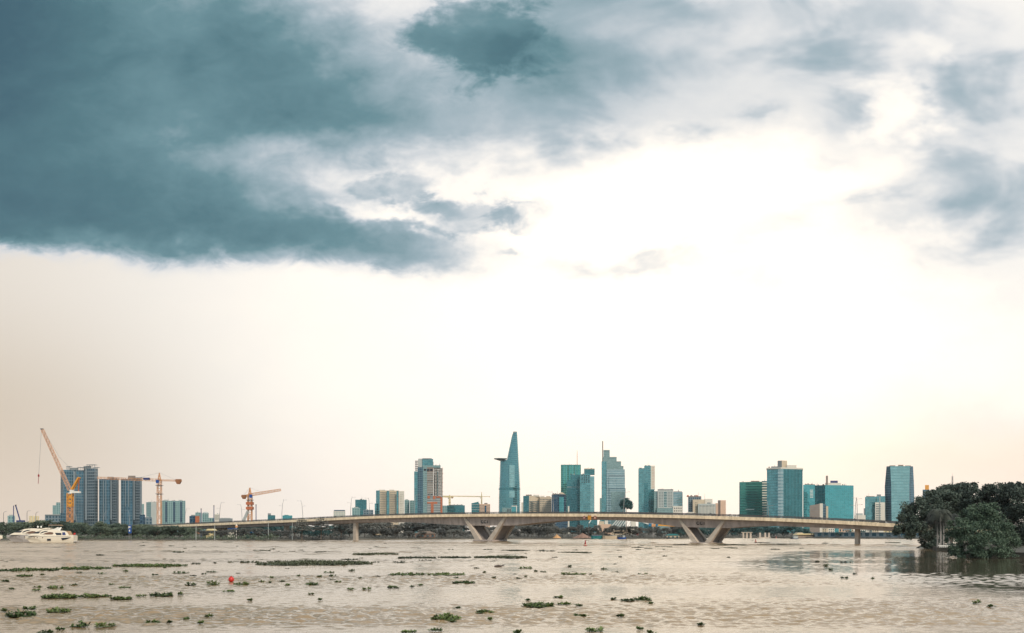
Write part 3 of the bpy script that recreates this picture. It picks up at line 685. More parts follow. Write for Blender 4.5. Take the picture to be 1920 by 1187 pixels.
simple('panel_building', 'rust red panel block among the low buildings', 366, 374, 967.5, 1290, M['rust'], clutter=0)
simple('low_building', 'teal block behind the rust red panel', 366, 378, 961, 1900, GL['haze'])
t = simple('domed_tower', 'round topped teal tower right of the dark pole', 378.5, 391, 962.5, 1900, GL['haze'], clutter=0)
b = MB(); b.lathe([(.1, 3), (4, 2.4), (6, 0)], 14, (X(384.7, 1905), 1908, Z(962.5, 1905))); b.build('dome', M['palegrey'], t, smooth=True)
simple('low_building', 'low teal strip building right of the domed tower', 391, 402, 971, 1800, GL['haze'], clutter=0)
t = simple('office_block', 'small off white block behind the left end of the bridge', 402, 412, 964, 1700, M['offwhite'], clutter=1); windows(t, 402.5, 411.5, 966, 976, 4, 4, 1700, M['wintan'])
simple('warehouse', 'long low blue grey warehouse at the left bridge ramp', 411, 436, 972, 1200, M['grey'], clutter=0, steps=((413, 432, 971, 'roof', M['palegrey']),))
simple('office_block', 'small two step teal block right of the bare bushes', 502, 516, 966, 1700, GL['tealdark'], steps=((502, 508, 962.5, 'stair_tower', M['grey']),), clutter=0)
simple('office_block', 'low bright teal box behind the rising bridge', 529.5, 548, 966.5, 1700, GL['tealbright'], steps=((533, 541, 965.5, 'roof', M['teal']),), clutter=0)
t = simple('office_block', 'pale block with a dark roof cap left of the dark teal tower', 625, 647.5, 958.5, 2000, M['offwhite'], steps=((626, 647, 956.3, 'roof', GL['navy']),), clutter=0); windows(t, 626, 647, 960, 974, 5, 7, 2000, GL['haze'], .6, .5)
t = simple('apartment_block', 'small pale teal block in front of the dark teal tower', 660, 675.5, 952, 1950, GL['haze'], steps=((664, 672, 950.6, 'roof', M['palegrey']),), clutter=0)
t = simple('office_tower', 'short dark teal tower with rounded shoulders left of the beige apartments', 666, 687.5, 937, 2100, GL['tealdark'], clutter=0)
t = simple('apartment_block', 'low blue grey block right of the short dark teal tower', 681, 700, 956, 1950, GL['bluegrey'])
# --- beige apartment block
d = 2000; t = bthing('apartment_block', 'broad beige apartment block with teal glass strips left of the unfinished tower', 730, d)
blk(t, 'wall', 705, 748, 919.5, d, [GL['teal'], M['beige']], 28, xc=712, cd=8); blk(t, 'wall', 747.5, 758, 920.5, d + 6, M['offwhite'], 22)
blk(t, 'wall', 702.5, 706, 944, d + 3, GL['teal'], 20)
for (a, c, n) in ((712.5, 724, 6), (731, 743, 6)): windows(t, a, c, 922, 972, 15, n, d, M['wintan'], .5, .5)
for a, c in ((725, 730), (743.5, 747)): fins(t, a, c, 920.5, 975, 1, d - .2, GL['teal'], 'glass_strip', (c - a) * d / F, .5)
blk(t, 'roof_box', 710, 720, 918.2, d + 5, M['offwhite'], 10, yb=920); blk(t, 'roof_box', 730, 738, 918, d + 5, M['offwhite'], 10, yb=920)
windows(t, 749.5, 757, 923, 972, 15, 3, d + 6, M['wintan'], .3, .35)
simple('apartment_block', 'teal twin apartment block against the left side of the unfinished tower', 758.5, 767.5, 937.5, 2150, GL['haze'], steps=((760, 765, 936, 'roof', M['palegrey']),), clutter=0)
simple('apartment_block', 'grey teal slab touching the unfinished tower', 768, 777, 938.5, 2140, GL['haze'], clutter=0)
# --- unfinished tower
d = 2000; t = bthing('unfinished_tower', 'tall unfinished tower with open concrete floors and red netting', 803, d)
blk(t, 'glass_wall', 776.5, 783.2, 884, d + 4, GL['teal'], 26); blk(t, 'glass_wall', 783, 793, 876, d, GL['blue'], 30)
blk(t, 'wall', 793, 800.5, 875, d - 1, GL['pale2'], 28); blk(t, 'core', 784, 792.5, 860, d + 8, M['palegrey'], 18, yb=877); blk(t, 'core', 792, 812, 860.5, d + 6, GL['teal'], 20, yb=876)
blk(t, 'core', 811.5, 813, 866, d + 6, M['palegrey'], 20, yb=876); blk(t, 'roof', 792, 809.5, 859.2, d + 5, M['grey'], 21, yb=861); blk(t, 'roof', 793, 826, 872.5, d + 2, GL['pale2'], 24, yb=877)
blk(t, 'wall', 800.5, 812.5, 876, d, M['taupe'], 26)
bands(t, 800.5, 812.5, 885, 930, 14, d - .2, M['palegrey'], 'floor_band', 1.0, .5); windows(t, 793.8, 812, 877.5, 885, 1, 3, d - 1.1, M['darkglass'], .75, .5); windows(t, 801, 812, 900, 905, 1, 2, d - .5, M['darkglass'], .7, .6); windows(t, 801, 812, 924, 930, 1, 2, d - .5, M['darkglass'], .7, .6)
for i in range(19):     # the open floors: slabs with air between them
    y = 878 + i * 2.85; b = MB(); b.box(X(812.5, d), X(829.5 - (.8 if i % 3 else 0), d), d, d + 26, Z(y, d) - .45, Z(y, d)); b.build('floor_slab', M['palegrey'], t)
for px in (813.5, 816, 818.5, 822.5, 825.5, 828):
    b = MB(); b.box(X(px, d) - .45, X(px, d) + .45, d + 1, d + 2.2, Z(932, d), Z(877.5, d)); b.build('column', M['taupe'], t)
    b = MB(); b.box(X(px, d) - .45, X(px, d) + .45, d + 22, d + 23, Z(932, d), Z(877.5, d)); b.build('column', M['taupe'], t)
blk(t, 'shaft', 818.5, 821.8, 884, d + 6, GL['pale2'], 14, yb=930); blk(t, 'shaft', 813.2, 816.5, 890, d + 8, M['grey'], 12, yb=930)
blk(t, 'wall', 800.5, 830, 929.5, d - .6, M['grey'], 26)
bands(t, 801, 829, 934, 962, 6, d - .8, M['palegrey'], 'floor_band', 1.3, .5)
for (a, c, y0, y1) in ((801.5, 806, 930, 934.5), (812, 816.5, 930, 936), (808, 813, 941, 962), (826, 829.5, 932, 962), (801, 808, 941.5, 944), (818, 826, 930.5, 933.5), (813, 820, 941, 945)):
    b = MB(); b.box(X(a, d), X(c, d), d - 1.6, d - 1.3, Z(y1, d), Z(y0, d)); b.build('safety_net', M['rust'], t)
for i in range(8):
    y = 863.5 + i * 3.4; b = MB(); b.box(X(777.5, d), X(783.5, d), d + 5, d + 24, Z(y, d) - .5, Z(y, d)); b.build('floor_slab', M['taupe'], t)
for px in (778.2, 780.8): b = MB(); b.box(X(px, d) - .4, X(px, d) + .4, d + 6, d + 7, Z(886, d), Z(863.5, d)); b.build('column', M['grey'], t)
fins(t, 829, 830.5, 876, 930, 1, d + .5, M['paleorange'], 'scaffold', .45, .3)
# --- between unfinished tower and the tapering tower
simple('low_building', 'pale blue block showing right of the unfinished tower', 829, 840, 948, 2500, GL['haze'], clutter=0)
simple('office_block', 'low dark teal block below the distant pale cranes', 838.5, 871.5, 947.5, 2200, GL['tealdark'], steps=((842, 868, 946.4, 'roof', M['grey']),), clutter=0)
t = simple('office_block', 'small teal block with a pitched roof left of the grey hotel', 884, 899, 943.5, 2200, GL['tealdark'], clutter=0); bands(t, 884, 899, 944, 963, 4, 2199.5, M['palegrey'], 'floor_band', .8)
b = MB(); xx0, xx1, zz = X(885, 2200), X(897, 2200), Z(943.5, 2200); b.prism([(xx0, 2201), (xx1, 2201), (xx1, 2215), (xx0, 2215)], zz, [zz, zz + 3.5, zz + 3.5, zz]); b.build('roof', M['teal'], t)
t = simple('hotel_block', 'small pink beige block with a dark centre bay left of the tapering tower', 898.5, 919, 945, 2200, M['pink'], steps=((908, 914, 943, 'penthouse', M['taupe']),), clutter=0); windows(t, 899, 907.5, 947, 963, 6, 4, 2200); windows(t, 913.5, 918.5, 947, 963, 6, 2, 2200); fins(t, 908.5, 912.5, 948, 963, 1, 2199.6, GL['navy'], 'glass_strip', 4.0)
# --- tapering tower with helipad
d = 2400; t = bthing('tapering_tower', 'tall tapering glass tower with a helipad jutting from its left side', 955, d, 'skyscraper')
def section(l, r, y, dep, n=14, slant=0):
    a = (X(r, d) - X(l, d)) / 2; cx = (X(l, d) + X(r, d)) / 2; out = []
    for k in range(n):
        th = 2 * math.pi * (k + .5) / n - math.pi / 2; zx = math.cos(th)
        out.append((cx + a * math.copysign(abs(zx) ** .75, zx), d + 24 + dep * math.copysign(abs(math.sin(th)) ** .75, math.sin(th)), Z(y - slant * zx, d)))
    return out
b = MB(); b.loft([section(934.8, 975.8, 992, 24), section(934.8, 975.8, 950, 24), section(935.3, 975.6, 925, 24), section(936.3, 975.2, 905, 23), section(937, 974.2, 885, 22), section(937.5, 972.8, 862, 21)], uvs=True); b.build('shaft', GL['lotus'], t)
b = MB(); b.loft([section(949.8, 972.8, 863.5, 18), section(952.8, 972.0, 848, 16), section(956.3, 971.2, 832, 13), section(959.2, 970.3, 818, 10), section(961.2, 969.6, 810, 8, slant=1.5)]); b.build('crown', GL['lotus'], t)
b = MB(); b.loft([section(961.8, 969.4, 810, 7), section(962.4, 969.2, 807.6, 6)]); b.build('cap', M['grey'], t)
b = MB(); cx, cz = X(938.5, d), Z(860.3, d); b.lathe([(3, -4.5), (9, -2.4), (15.5, -.6), (16, 0), (15.5, .5), (14, .5)], 24, (cx, d + 4, cz)); b.build('helipad', M['grey'], t)
b = MB(); b.lathe([(16.2, .5), (16.2, 1.1), (16.0, 1.1), (16.0, .5)], 24, (cx, d + 4, cz)); b.build('helipad_rim', M['teal'], t)
b = MB(); b.prism([(X(955, d), d - .9), (X(965, d), d - .9), (X(965, d), d + 1), (X(955, d), d + 1)], Z(914, d), Z(872, d)); b.build('tone_panel', facade('sky_reflection_glass', (.34, .66, .70), (.12, .34, .38), 7.2, 6, .2, .1, var=.2), t)  # added lighter panels, here and below, paint a sky reflection on the shaft
b = MB(); b.prism([(X(955, d), d - .9), (X(965, d), d - .9), (X(965, d), d + 1), (X(955, d), d + 1)], Z(933, d), Z(920, d)); b.build('tone_panel', facade('sky_reflection_glass_low', (.34, .66, .70), (.12, .34, .38), 7.2, 6, .2, .1, var=.2), t)
b = MB(); b.loft([section(934.6, 975.9, 918, 24.3), section(934.9, 975.8, 914.5, 24.3)]); b.build('refuge_floor', GL['tealdark'], t)
t = simple('office_block', 'small pale teal block at the foot of the tapering tower', 941.5, 959.5, 952, 2250, GL['pale2'], clutter=0); windows(t, 950, 958, 953.5, 960, 1, 3, 2250, M['darkglass'], .5, .7)
t = simple('office_block', 'small cyan block with a white portal at the foot of the tapering tower', 959.5, 969.5, 950, 2252, GL['tealbright'], clutter=0); fins(t, 967.8, 969.2, 948, 964, 1, 2251, M['white'], 'portal', 1.8); bands(t, 959, 969.5, 948, 950, 1, 2251, M['white'], 'portal', 1.8)
simple('slab_tower', 'slim off white slab squeezed right of the tapering tower', 977.5, 981, 942, 2500, M['offwhite'], clutter=0)
# --- stepped beige hotel
d = 2150; t = bthing('hotel_building', 'beige hotel with stepped wings and banded windows right of the tapering tower', 1008, d)
blk(t, 'wall', 981, 1012, 929.5, d, [GL['tealdark'], M['beige']], 26, xc=992, cd=10); blk(t, 'wall', 1012, 1034, 932, d - 4, M['beige'], 26)
blk(t, 'penthouse', 986, 997, 927.4, d + 6, M['taupe'], 10, yb=930); blk(t, 'penthouse', 1000, 1011, 927.8, d + 5, M['offwhite'], 12, yb=931); blk(t, 'penthouse', 1013, 1021, 929.5, d + 2, M['offwhite'], 12, yb=933); blk(t, 'penthouse', 1024, 1032, 930.2, d + 2, M['beige'], 12, yb=933)
for r in range(9):
    b = MB(); y = 940 + r * 3.9; b.box(X(992.6, d), X(1011.5, d), d - .3, d + .1, Z(y + 1.9, d), Z(y, d)); b.build('window_row', M['wintan'], t)
windows(t, 1012.5, 1033.5, 935, 978, 11, 8, d - 4, M['wintan'], .55, .5)
# --- dark blue block, green tower, teal pair
d = 2100; t = bthing('office_block', 'dark navy block with a bright vertical glass strip', 1048, d)
blk(t, 'wall', 1034.3, 1062, 927, d, [GL['navy'], GL['navy']], 26, xc=1047, cd=8); blk(t, 'roof', 1036, 1060, 925.8, d + 5, M['taupe'], 15, yb=928)
fins(t, 1048.5, 1057, 932, 962, 4, d + 1.0, GL['tealbright'], 'glass_strip', 1.9, 2.5)
b = MB(); b.lathe([(6, 0), (5, 2.2), (2, 3.6), (.1, 4)], 12, (X(1053.5, d), d + 12, Z(926.3, d))); b.build('dome', M['beige'], t)
blk(t, 'wall', 1034.3, 1066, 968, d - 2, GL['navy'], 20)
d = 2450; t = bthing('glass_tower', 'green glass tower with pale vertical stripes and a thin antenna', 1070, d, 'skyscraper')
blk(t, 'wall', 1051.5, 1089.2, 872, d, GL['greenstripe'], 34); fins(t, 1053, 1088, 873, 985, 6, d - .3, GL['tealbright'], 'glass_fin', 1.6, .6); mast(t, 1082.2, 844.5, 873, d + 12, M['paleorange'], .9)
blk(t, 'parapet', 1051.5, 1089.2, 871.3, d - .4, M['teal'], 35, yb=872.4)
d = 2250; t = bthing('glass_tower', 'dark teal tower with a stepped top and a pale line, before the green tower', 1075, d, 'skyscraper')
blk(t, 'wall', 1063, 1087.5, 900, d, GL['tealdark'], 30); blk(t, 'wall', 1069.5, 1087.5, 890, d + 1, GL['tealdark'], 28, yb=900.2); bands(t, 1063, 1087, 912.5, 914, 1, d - .2, M['palegrey'], 'floor_band', 1.0)
d = 2200; t = bthing('glass_tower', 'teal tower with a raised roof box standing right of the dark teal tower', 1101, d, 'skyscraper')
blk(t, 'wall', 1087.2, 1107, 889.5, d, GL['teal'], 30); blk(t, 'wall', 1106.5, 1114.5, 893, d + 4, GL['mglass'], 26); blk(t, 'roof_box', 1095.3, 1115, 879.5, d + 7, GL['tealdark'], 18, yb=890)
windows(t, 1089.5, 1106, 890.5, 906, 4, 4, d, M['darkglass'], .55, .5); blk(t, 'podium', 1087, 1120, 966, d - 5, GL['tealdark'], 30)
blk(t, 'parapet', 1095.3, 1115, 878.3, d + 6.5, M['beige'], 19, yb=879.7)
t = bthing('slim_column', 'slim white column standing in front of the dark teal tower', 1066.2, 1300, 'column'); blk(t, 'shaft', 1064.8, 1067.6, 950, 1300, M['offwhite'], 3); blk(t, 'cap', 1064.4, 1068, 949.2, 1299.6, M['white'], 4, yb=950.1)
# --- stepped glass tower with mast
d = 2400; t = bthing('stepped_tower', 'pale banded glass tower stepping up to a tall mast on its left', 1150, d, 'skyscraper')
blk(t, 'wall', 1128, 1137.5, 865, d + 1.6, GL['teal'], 34); blk(t, 'wall', 1137.3, 1171.6, 880, d, GL['pale'], 34)
blk(t, 'wall', 1130, 1169, 874, d + 3, GL['pale2'], 30, yb=882); blk(t, 'wall', 1130, 1164.5, 865.3, d + 4, GL['pale2'], 29, yb=875); blk(t, 'wall', 1130.3, 1156.3, 857, d + 5, GL['pale2'], 27, yb=866); blk(t, 'wall', 1131.5, 1143.2, 844, d + 6, GL['pale2'], 20, yb=858)
for (a, c, y) in ((1131.5, 1143.2, 843.6), (1143, 1156.5, 856.6), (1156, 1164.7, 864.9), (1164, 1169.2, 873.6)): bands(t, a, c, y, y + .8, 1, d + 2.8, M['palegrey'], 'cornice', 1.0)
blk(t, 'bay', 1141.5, 1171.8, 892, d - 2, GL['pale'], 30); blk(t, 'bay', 1143, 1173, 916, d - 4, GL['pale'], 28); blk(t, 'bay', 1146, 1172, 922, d - 6, GL['pale2'], 26)
for (a, c, y, dd) in ((1141.5, 1171.8, 892, 2.3), (1143, 1173, 916, 4.3)): bands(t, a, c, y - .2, y + .8, 1, d - dd, GL['navy'], 'cornice', 1.1)
b = MB(); b.box(X(1129.8, d), X(1131.6, d), d + 8, d + 10.3, Z(866, d), Z(826.5, d)); b.build('mast', M['taupe'], t)
simple('low_building', 'thin grey teal block on the left edge of the stepped glass tower', 1124.5, 1128, 934, 2600, GL['haze'], clutter=0)
# --- glass tower with beige flank
d = 2300; t = bthing('glass_tower', 'teal glass tower with a beige side wall and notched roof', 1212, d, 'skyscraper')
blk(t, 'wall', 1197, 1208, 878.5, d, GL['teal'], 28, yt2=877.5); blk(t, 'wall', 1208, 1220.3, 873, d, GL['teal'], 28); blk(t, 'wall', 1208.5, 1227, 917.5, d - 1, GL['tealdark'], 28); blk(t, 'side_wall', 1220, 1228, 873.2, d + 4, M['offwhite'], 22, yb=918)
for r in range(14): b = MB(); y = 876 + r * 2.9; b.box(X(1222, d + 4), X(1227, d + 4), d + 3.7, d + 4.1, Z(y + .9, d), Z(y, d)); b.build('window_row', M['pink'], t)
b = MB(); b.prism([(X(1208, d), d - .3), (X(1214.5, d), d - .3), (X(1214.5, d), d + .5), (X(1208, d), d + .5)], Z(917, d), Z(905, d)); b.build('tone_panel', GL['tealdark'], t)
# --- office complex
d = 2250; t = bthing('office_complex', 'pale grey office block with rows of dark windows beside the notched glass tower', 1254, d)
blk(t, 'wall', 1226.5, 1234, 921, d + 5, GL['pale2'], 20); blk(t, 'wall', 1233, 1262.5, 918, d, M['palegrey'], 26); blk(t, 'wall', 1262, 1280, 922.5, d + 3, GL['pale'], 24); blk(t, 'parapet', 1233, 1262.5, 917.2, d - .4, M['grey'], 26, yb=918.8)
windows(t, 1235, 1243.5, 922, 951, 10, 3, d, None, .55, .42); windows(t, 1251.5, 1260.5, 922, 951, 10, 3, d, None, .55, .42); windows(t, 1244.3, 1250.7, 922, 951, 10, 1, d, GL['tealdark'], .9, .6)
blk(t, 'podium', 1232, 1262, 952.5, d - 8, GL['pale2'], 12); blk(t, 'podium', 1262, 1279.5, 949, d - 8, M['offwhite'], 12); windows(t, 1263, 1279, 951, 966, 3, 4, d - 8, M['darkglass'], .5, .4); blk(t, 'roof', 1263, 1279, 921.3, d + 8, M['grey'], 12, yb=923)
mast(t, 1241, 915.5, 918, d + 6, r=.6); mast(t, 1272, 918, 922, d + 8, r=1.2)
# --- cream hotel complex
d = 2300; t = bthing('hotel_building', 'cream and pinkish hotel complex with a blue grey tower and a finned front', 1325, d)
blk(t, 'wall', 1290, 1315, 931, d + 10, [GL['bluegrey'], GL['bluegrey']], 24); blk(t, 'wall', 1299, 1322, 936.5, d, M['beige'], 20); blk(t, 'wall', 1321.5, 1336, 935.5, d + 6, M['offwhite'], 20); blk(t, 'wall', 1309, 1342, 944.5, d - 8, M['palegrey'], 20); blk(t, 'wall', 1341.5, 1346.5, 943.5, d - 6, M['pink'], 18); blk(t, 'wall', 1346, 1361, 938, d - 7, [M['taupe'], M['pink']], 18, xc=1351, cd=4)
for a in (1292.5, 1299, 1306, 1309.5): b = MB(); b.lathe([(3, 0), (3, 2), (1.5, 4), (.1, 4.6)], 8, (X(a, d), d + 18, Z(931.2, d))); b.build('finial', M['rust'] if a in (1292.5, 1309.5) else M['taupe'], t)
blk(t, 'parapet', 1290, 1315, 930.4, d + 9.6, M['taupe'], 25, yb=931.8)
fins(t, 1311, 1340, 947.5, 963, 11, d - 8.2, M['offwhite'], 'fin', 1.1, .9)
b = MB(); b.box(X(1311, d - 8), X(1340, d - 8), d - 8.3, d - 7.9, Z(949.5, d), Z(948, d)); b.build('window_row', M['win'], t)
windows(t, 1303, 1308, 941, 960, 6, 2, d, M['wintan'], .35, .6)
b = MB(); x0, x1, z = X(1325, d), X(1332, d), Z(944.4, d); b.prism([(x0, d - 4), (x1, d - 4), ((x0 + x1) / 2, d + 1)], z, z + 2.5); b.build('roof', M['grey'], t)
mast(t, 1321.5, 925, 945, d, r=.45); mast(t, 1310, 922, 931, d + 14, r=.35)
simple('low_building', 'low off white strip just left of the cream hotel complex', 1289, 1302, 960.3, 2200, M['offwhite'], clutter=0)
# --- right group
d = 1900; t = bthing('glass_tower', 'broad green glass block left of the tall fin clad tower', 1408, d, 'office block')
blk(t, 'wall', 1386.3, 1429, 904, d, GL['green'], 30, yt2=903); blk(t, 'roof_box', 1408, 1424, 901.5, d + 8, M['taupe'], 12, yb=904.5); b = MB(); b.box(X(1398, d), X(1414, d), d - .4, d, Z(956, d), Z(954.4, d)); b.build('name_board', M['white'], t)
fins(t, 1386.3, 1387.5, 905, 985, 1, d - .2, GL['navy'], 'edge_fin', 1.2)
t = bthing('office_block', 'narrow block of pale and dark stripes between green block and fin clad tower', 1434, d + 30); blk(t, 'wall', 1428.5, 1440, 902, d + 30, GL['tealdark'], 26); bands(t, 1428.8, 1439, 903, 978, 16, d + 29.8, M['offwhite'], 'floor_band', 2.2, .8); mast(t, 1434, 899, 902, d + 38, r=.5)
d = 1800; t = bthing('fin_tower', 'tall teal tower clad in vertical fins with a beige box on its white roof edge', 1472, d, 'skyscraper')
blk(t, 'wall', 1438, 1505, 879, d, [GL['teal'], GL['fin']], 40, xc=1464, cd=18)
blk(t, 'cornice', 1437, 1506, 876.2, d - .8, M['offwhite'], 41, xc=1464, cd=18, yb=879); blk(t, 'roof_box', 1458, 1475.8, 863.5, d + 14, [M['grey'], M['beige']], 14, xc=1466, cd=5, yb=877); blk(t, 'roof_box', 1475, 1493.5, 872, d + 16, M['offwhite'], 12, yb=877); blk(t, 'roof_box', 1446, 1458, 874.5, d + 20, M['grey'], 8, yb=877)
for i in range(13):
    f = (i + .7) / 13.2; px = 1469 + (1504.5 - 1469) * f; dd = d + 18 * (px - 1464) / 41
    b = MB(); b.box(X(px, dd) - .35, X(px, dd) + .35, dd - .8, dd + .2, Z(985, dd), Z(880, dd)); b.build('fin', GL['tealdark'], t)
b = MB(); dd = d - 1.2; b.prism([(X(1459, dd), dd + 2.5), (X(1464, dd), dd), (X(1469.5, dd), dd + 2.0), (X(1464, dd), dd + 6)], .9, Z(880, dd)); b.build('corner_glass', GL['pale'], t)
simple('office_block', 'cyan block with a slanted dark top between fin clad tower and cyan glass block', 1506, 1529, 909, 2050, GL['tealbright'], clutter=0, steps=((1509, 1528, 908, 'roof', M['taupe']),))
t = [o for o in bpy.data.objects if o.get('label', '').startswith('cyan block with a slanted')][0]; windows(t, 1518.5, 1525, 918, 934, 6, 1, 2050, M['white'], .9, .4, 'sun_shade')
d = 1700; t = bthing('office_block', 'taupe and white block in front of the broad cyan glass block', 1534, d); blk(t, 'wall', 1518.3, 1537.2, 948, d, M['taupe'], 14, yt2=944.5); blk(t, 'wall', 1537, 1543, 944, d + 1, M['offwhite'], 12); blk(t, 'wall', 1543, 1549, 945, d + 2, GL['blue'], 12); blk(t, 'wall', 1549, 1553, 949, d + 1, M['beige'], 12); bands(t, 1518.5, 1537, 949, 975, 8, d - .1, M['grey'], 'floor_band', .4, .2)
d = 1850; t = bthing('glass_block', 'broad cyan glass block with a brown chimney on its roof', 1564, d, 'office block')
blk(t, 'wall', 1528, 1600.5, 909.5, d, [GL['tealdark'], GL['tealbright']], 40, xc=1547, cd=16)
blk(t, 'roof_box', 1547.5, 1577, 905.5, d + 22, M['offwhite'], 12, yb=910); blk(t, 'roof_box', 1557, 1571, 901.2, d + 24, M['navy'], 10, yb=906); blk(t, 'chimney', 1548.5, 1552.6, 892, d + 20, M['taupe'], 5, yb=908)
simple('low_building', 'low off white building right of the broad cyan glass block', 1602, 1623, 966, 1600, M['offwhite'], steps=((1605, 1618, 962.5, 'penthouse', M['palegrey']),), clutter=0)
d = 1900; t = bthing('office_block', 'grey teal block with a white front wing left of the faceted tower', 1640, d); blk(t, 'wall', 1622, 1660, 932, d, GL['teal'], 24, yt2=930); blk(t, 'wing', 1641, 1659.5, 942, d - 8, M['offwhite'], 12); windows(t, 1642, 1652, 945, 975, 9, 4, d - 8, M['win'], .75, .5); fins(t, 1648.8, 1650.5, 932, 975, 1, d - 8.5, M['palegrey'], 'pilaster', 1.4); blk(t, 'roof_box', 1644, 1652, 927, d + 8, M['grey'], 8, yb=932); blk(t, 'roof_box', 1629, 1640, 930.2, d + 8, M['taupe'], 8, yb=932)
blk(t, 'stair_tower', 1619.5, 1622.5, 953, d, M['grey'], 10)
d = 1900; t = bthing('faceted_tower', 'tall pale teal tower with slanting faceted corners beside the big trees', 1687, d, 'skyscraper')
def ring(pts, y): return [(X(a, d + o), d + o, Z(y, d)) for a, o in pts]
b = MB()
lo = [(1660.5, 16), (1672, 0), (1705, 0), (1715.5, 14), (1712, 48), (1664, 48)]; mi = [(1659, 16), (1671, 0), (1705.2, 0), (1714, 14), (1711, 48), (1663, 48)]; hi = [(1662.3, 10), (1669.3, 0), (1706.3, 0), (1712.2, 9), (1710, 44), (1664, 44)]
rings = [ring(lo, 990), ring(mi, 912), ring(hi, 874)]
for q, r in zip(rings, rings[1:]):
    for i in range(6):
        j = (i + 1) % 6; L = (Vector(q[j]) - Vector(q[i])).length
        b.face([q[i], q[j], r[j], r[i]], 0 if i == 1 else 1, [(0, q[i][2]), (L, q[j][2]), (L, r[j][2]), (0, r[i][2])])
b.face(rings[-1], 2); b.build('wall', [GL['mglass'], GL['blue'], M['roof']], t)
for (a, c, y) in ((1668, 1679, 872.6), (1684, 1694, 871.6), (1697, 1708, 872.8)): blk(t, 'roof_box', a, c, y, d + 14, M['taupe'], 10, yb=874.3)
t = simple('office_tower', 'distant block with an orange roof box peeping over the big trees', 1730, 1743, 918, 2400, GL['blue'], clutter=0); blk(t, 'roof_box', 1734.5, 1742, 909.5, 2405, M['yellow'], 10, yb=918)
t = thing('radio_mast', 'thin lattice mast rising behind the big dark trees', 'mast', (X(1786, 900), 900, 1)); b = MB(); b.truss((X(1786, 900), 900, 1), (X(1786, 900), 900, Z(893, 900)), 1.6, 1.6, 24, .18, w1=.5); b.build('lattice', M['steel'], t); b = MB(); b.tube([(X(1786, 900), 900, Z(893, 900)), (X(1786, 900), 900, Z(888, 900))], .08, 5); b.build('aerial', M['steel'], t)
for px, yt, lab in ((377, 955, 'dark pole beside the domed teal tower'), (401, 949, 'dark pole left of the off white block by the bridge ramp'), (480, 947.5, 'dark pole right of the short orange crane')):
    d = 640; t = thing('pole', lab, 'pole', (X(px, d), d, 1)); b = MB(); b.tube([(X(px, d), d, 1), (X(px, d), d, Z(yt, d))], [.32, .25], 8); b.build('shaft', M['navy'], t); b = MB(); b.tube([(X(px, d), d, Z(yt, d)), (X(px, d), d, Z(yt, d) + .5)], .4, 8); b.build('cap', M['rail'], t)

# plant, tanks and aerials on the flat roofs
GR = random.Random(31)
for key, x0, x1, y, d in (('tall teal tower clad', 1440, 1457, 876.2, 1830), ('broad green glass', 1388, 1406, 903.6, 1912), ('broad cyan glass', 1580, 1598, 909.5, 1872), ('broad cyan glass', 1531, 1545, 909.5, 1880), ('green glass tower', 1054, 1080, 871.6, 2462), ('teal tower with a raised', 1089, 1094, 889.5, 2212),
        ('teal tower with a raised', 1098, 1112, 879.3, 2214), ('teal glass tower with a beige', 1209, 1219, 873, 2312), ('teal glass tower with a beige', 1198, 1206, 878, 2312), ('pale grey office', 1236, 1260, 917.4, 2262), ('tall unfinished', 813, 826, 872.6, 2010), ('dark teal tower with', 1070, 1086, 890, 2262),
        ('broad beige apartment', 713, 746, 919.5, 2010), ('dark navy', 1037, 1058, 925.9, 2112), ('cyan block with', 1510, 1526, 907.9, 2060), ('grey teal block', 1624, 1640, 931, 1910), ('wide teal grey', 303, 345, 939, 2310), ('short dark teal', 668, 686, 937, 2110), ('low dark teal block', 842, 868, 946.4, 2212), ('pale apartment block left', 275, 292, 941.5, 2412)):
    t = [o for o in bpy.data.objects if str(o.get('label', '')).startswith(key)][0]
    for k in range(GR.randint(3, 5)):
        px = GR.uniform(x0, x1); w = GR.uniform(.7, 2.4) * d / F; h = GR.uniform(.5, 1.7) * d / F; z = Z(y, d); b = MB(); b.box(X(px, d) - w / 2, X(px, d) + w / 2, d, d + w, z - .6, z + h); b.build('roof_plant', GR.choice([M['palegrey'], M['taupe'], M['grey'], M['offwhite']]), t)
    if GR.random() < .7: mast(t, GR.uniform(x0, x1), y - GR.uniform(3, 7), y, d + 2, r=.32)
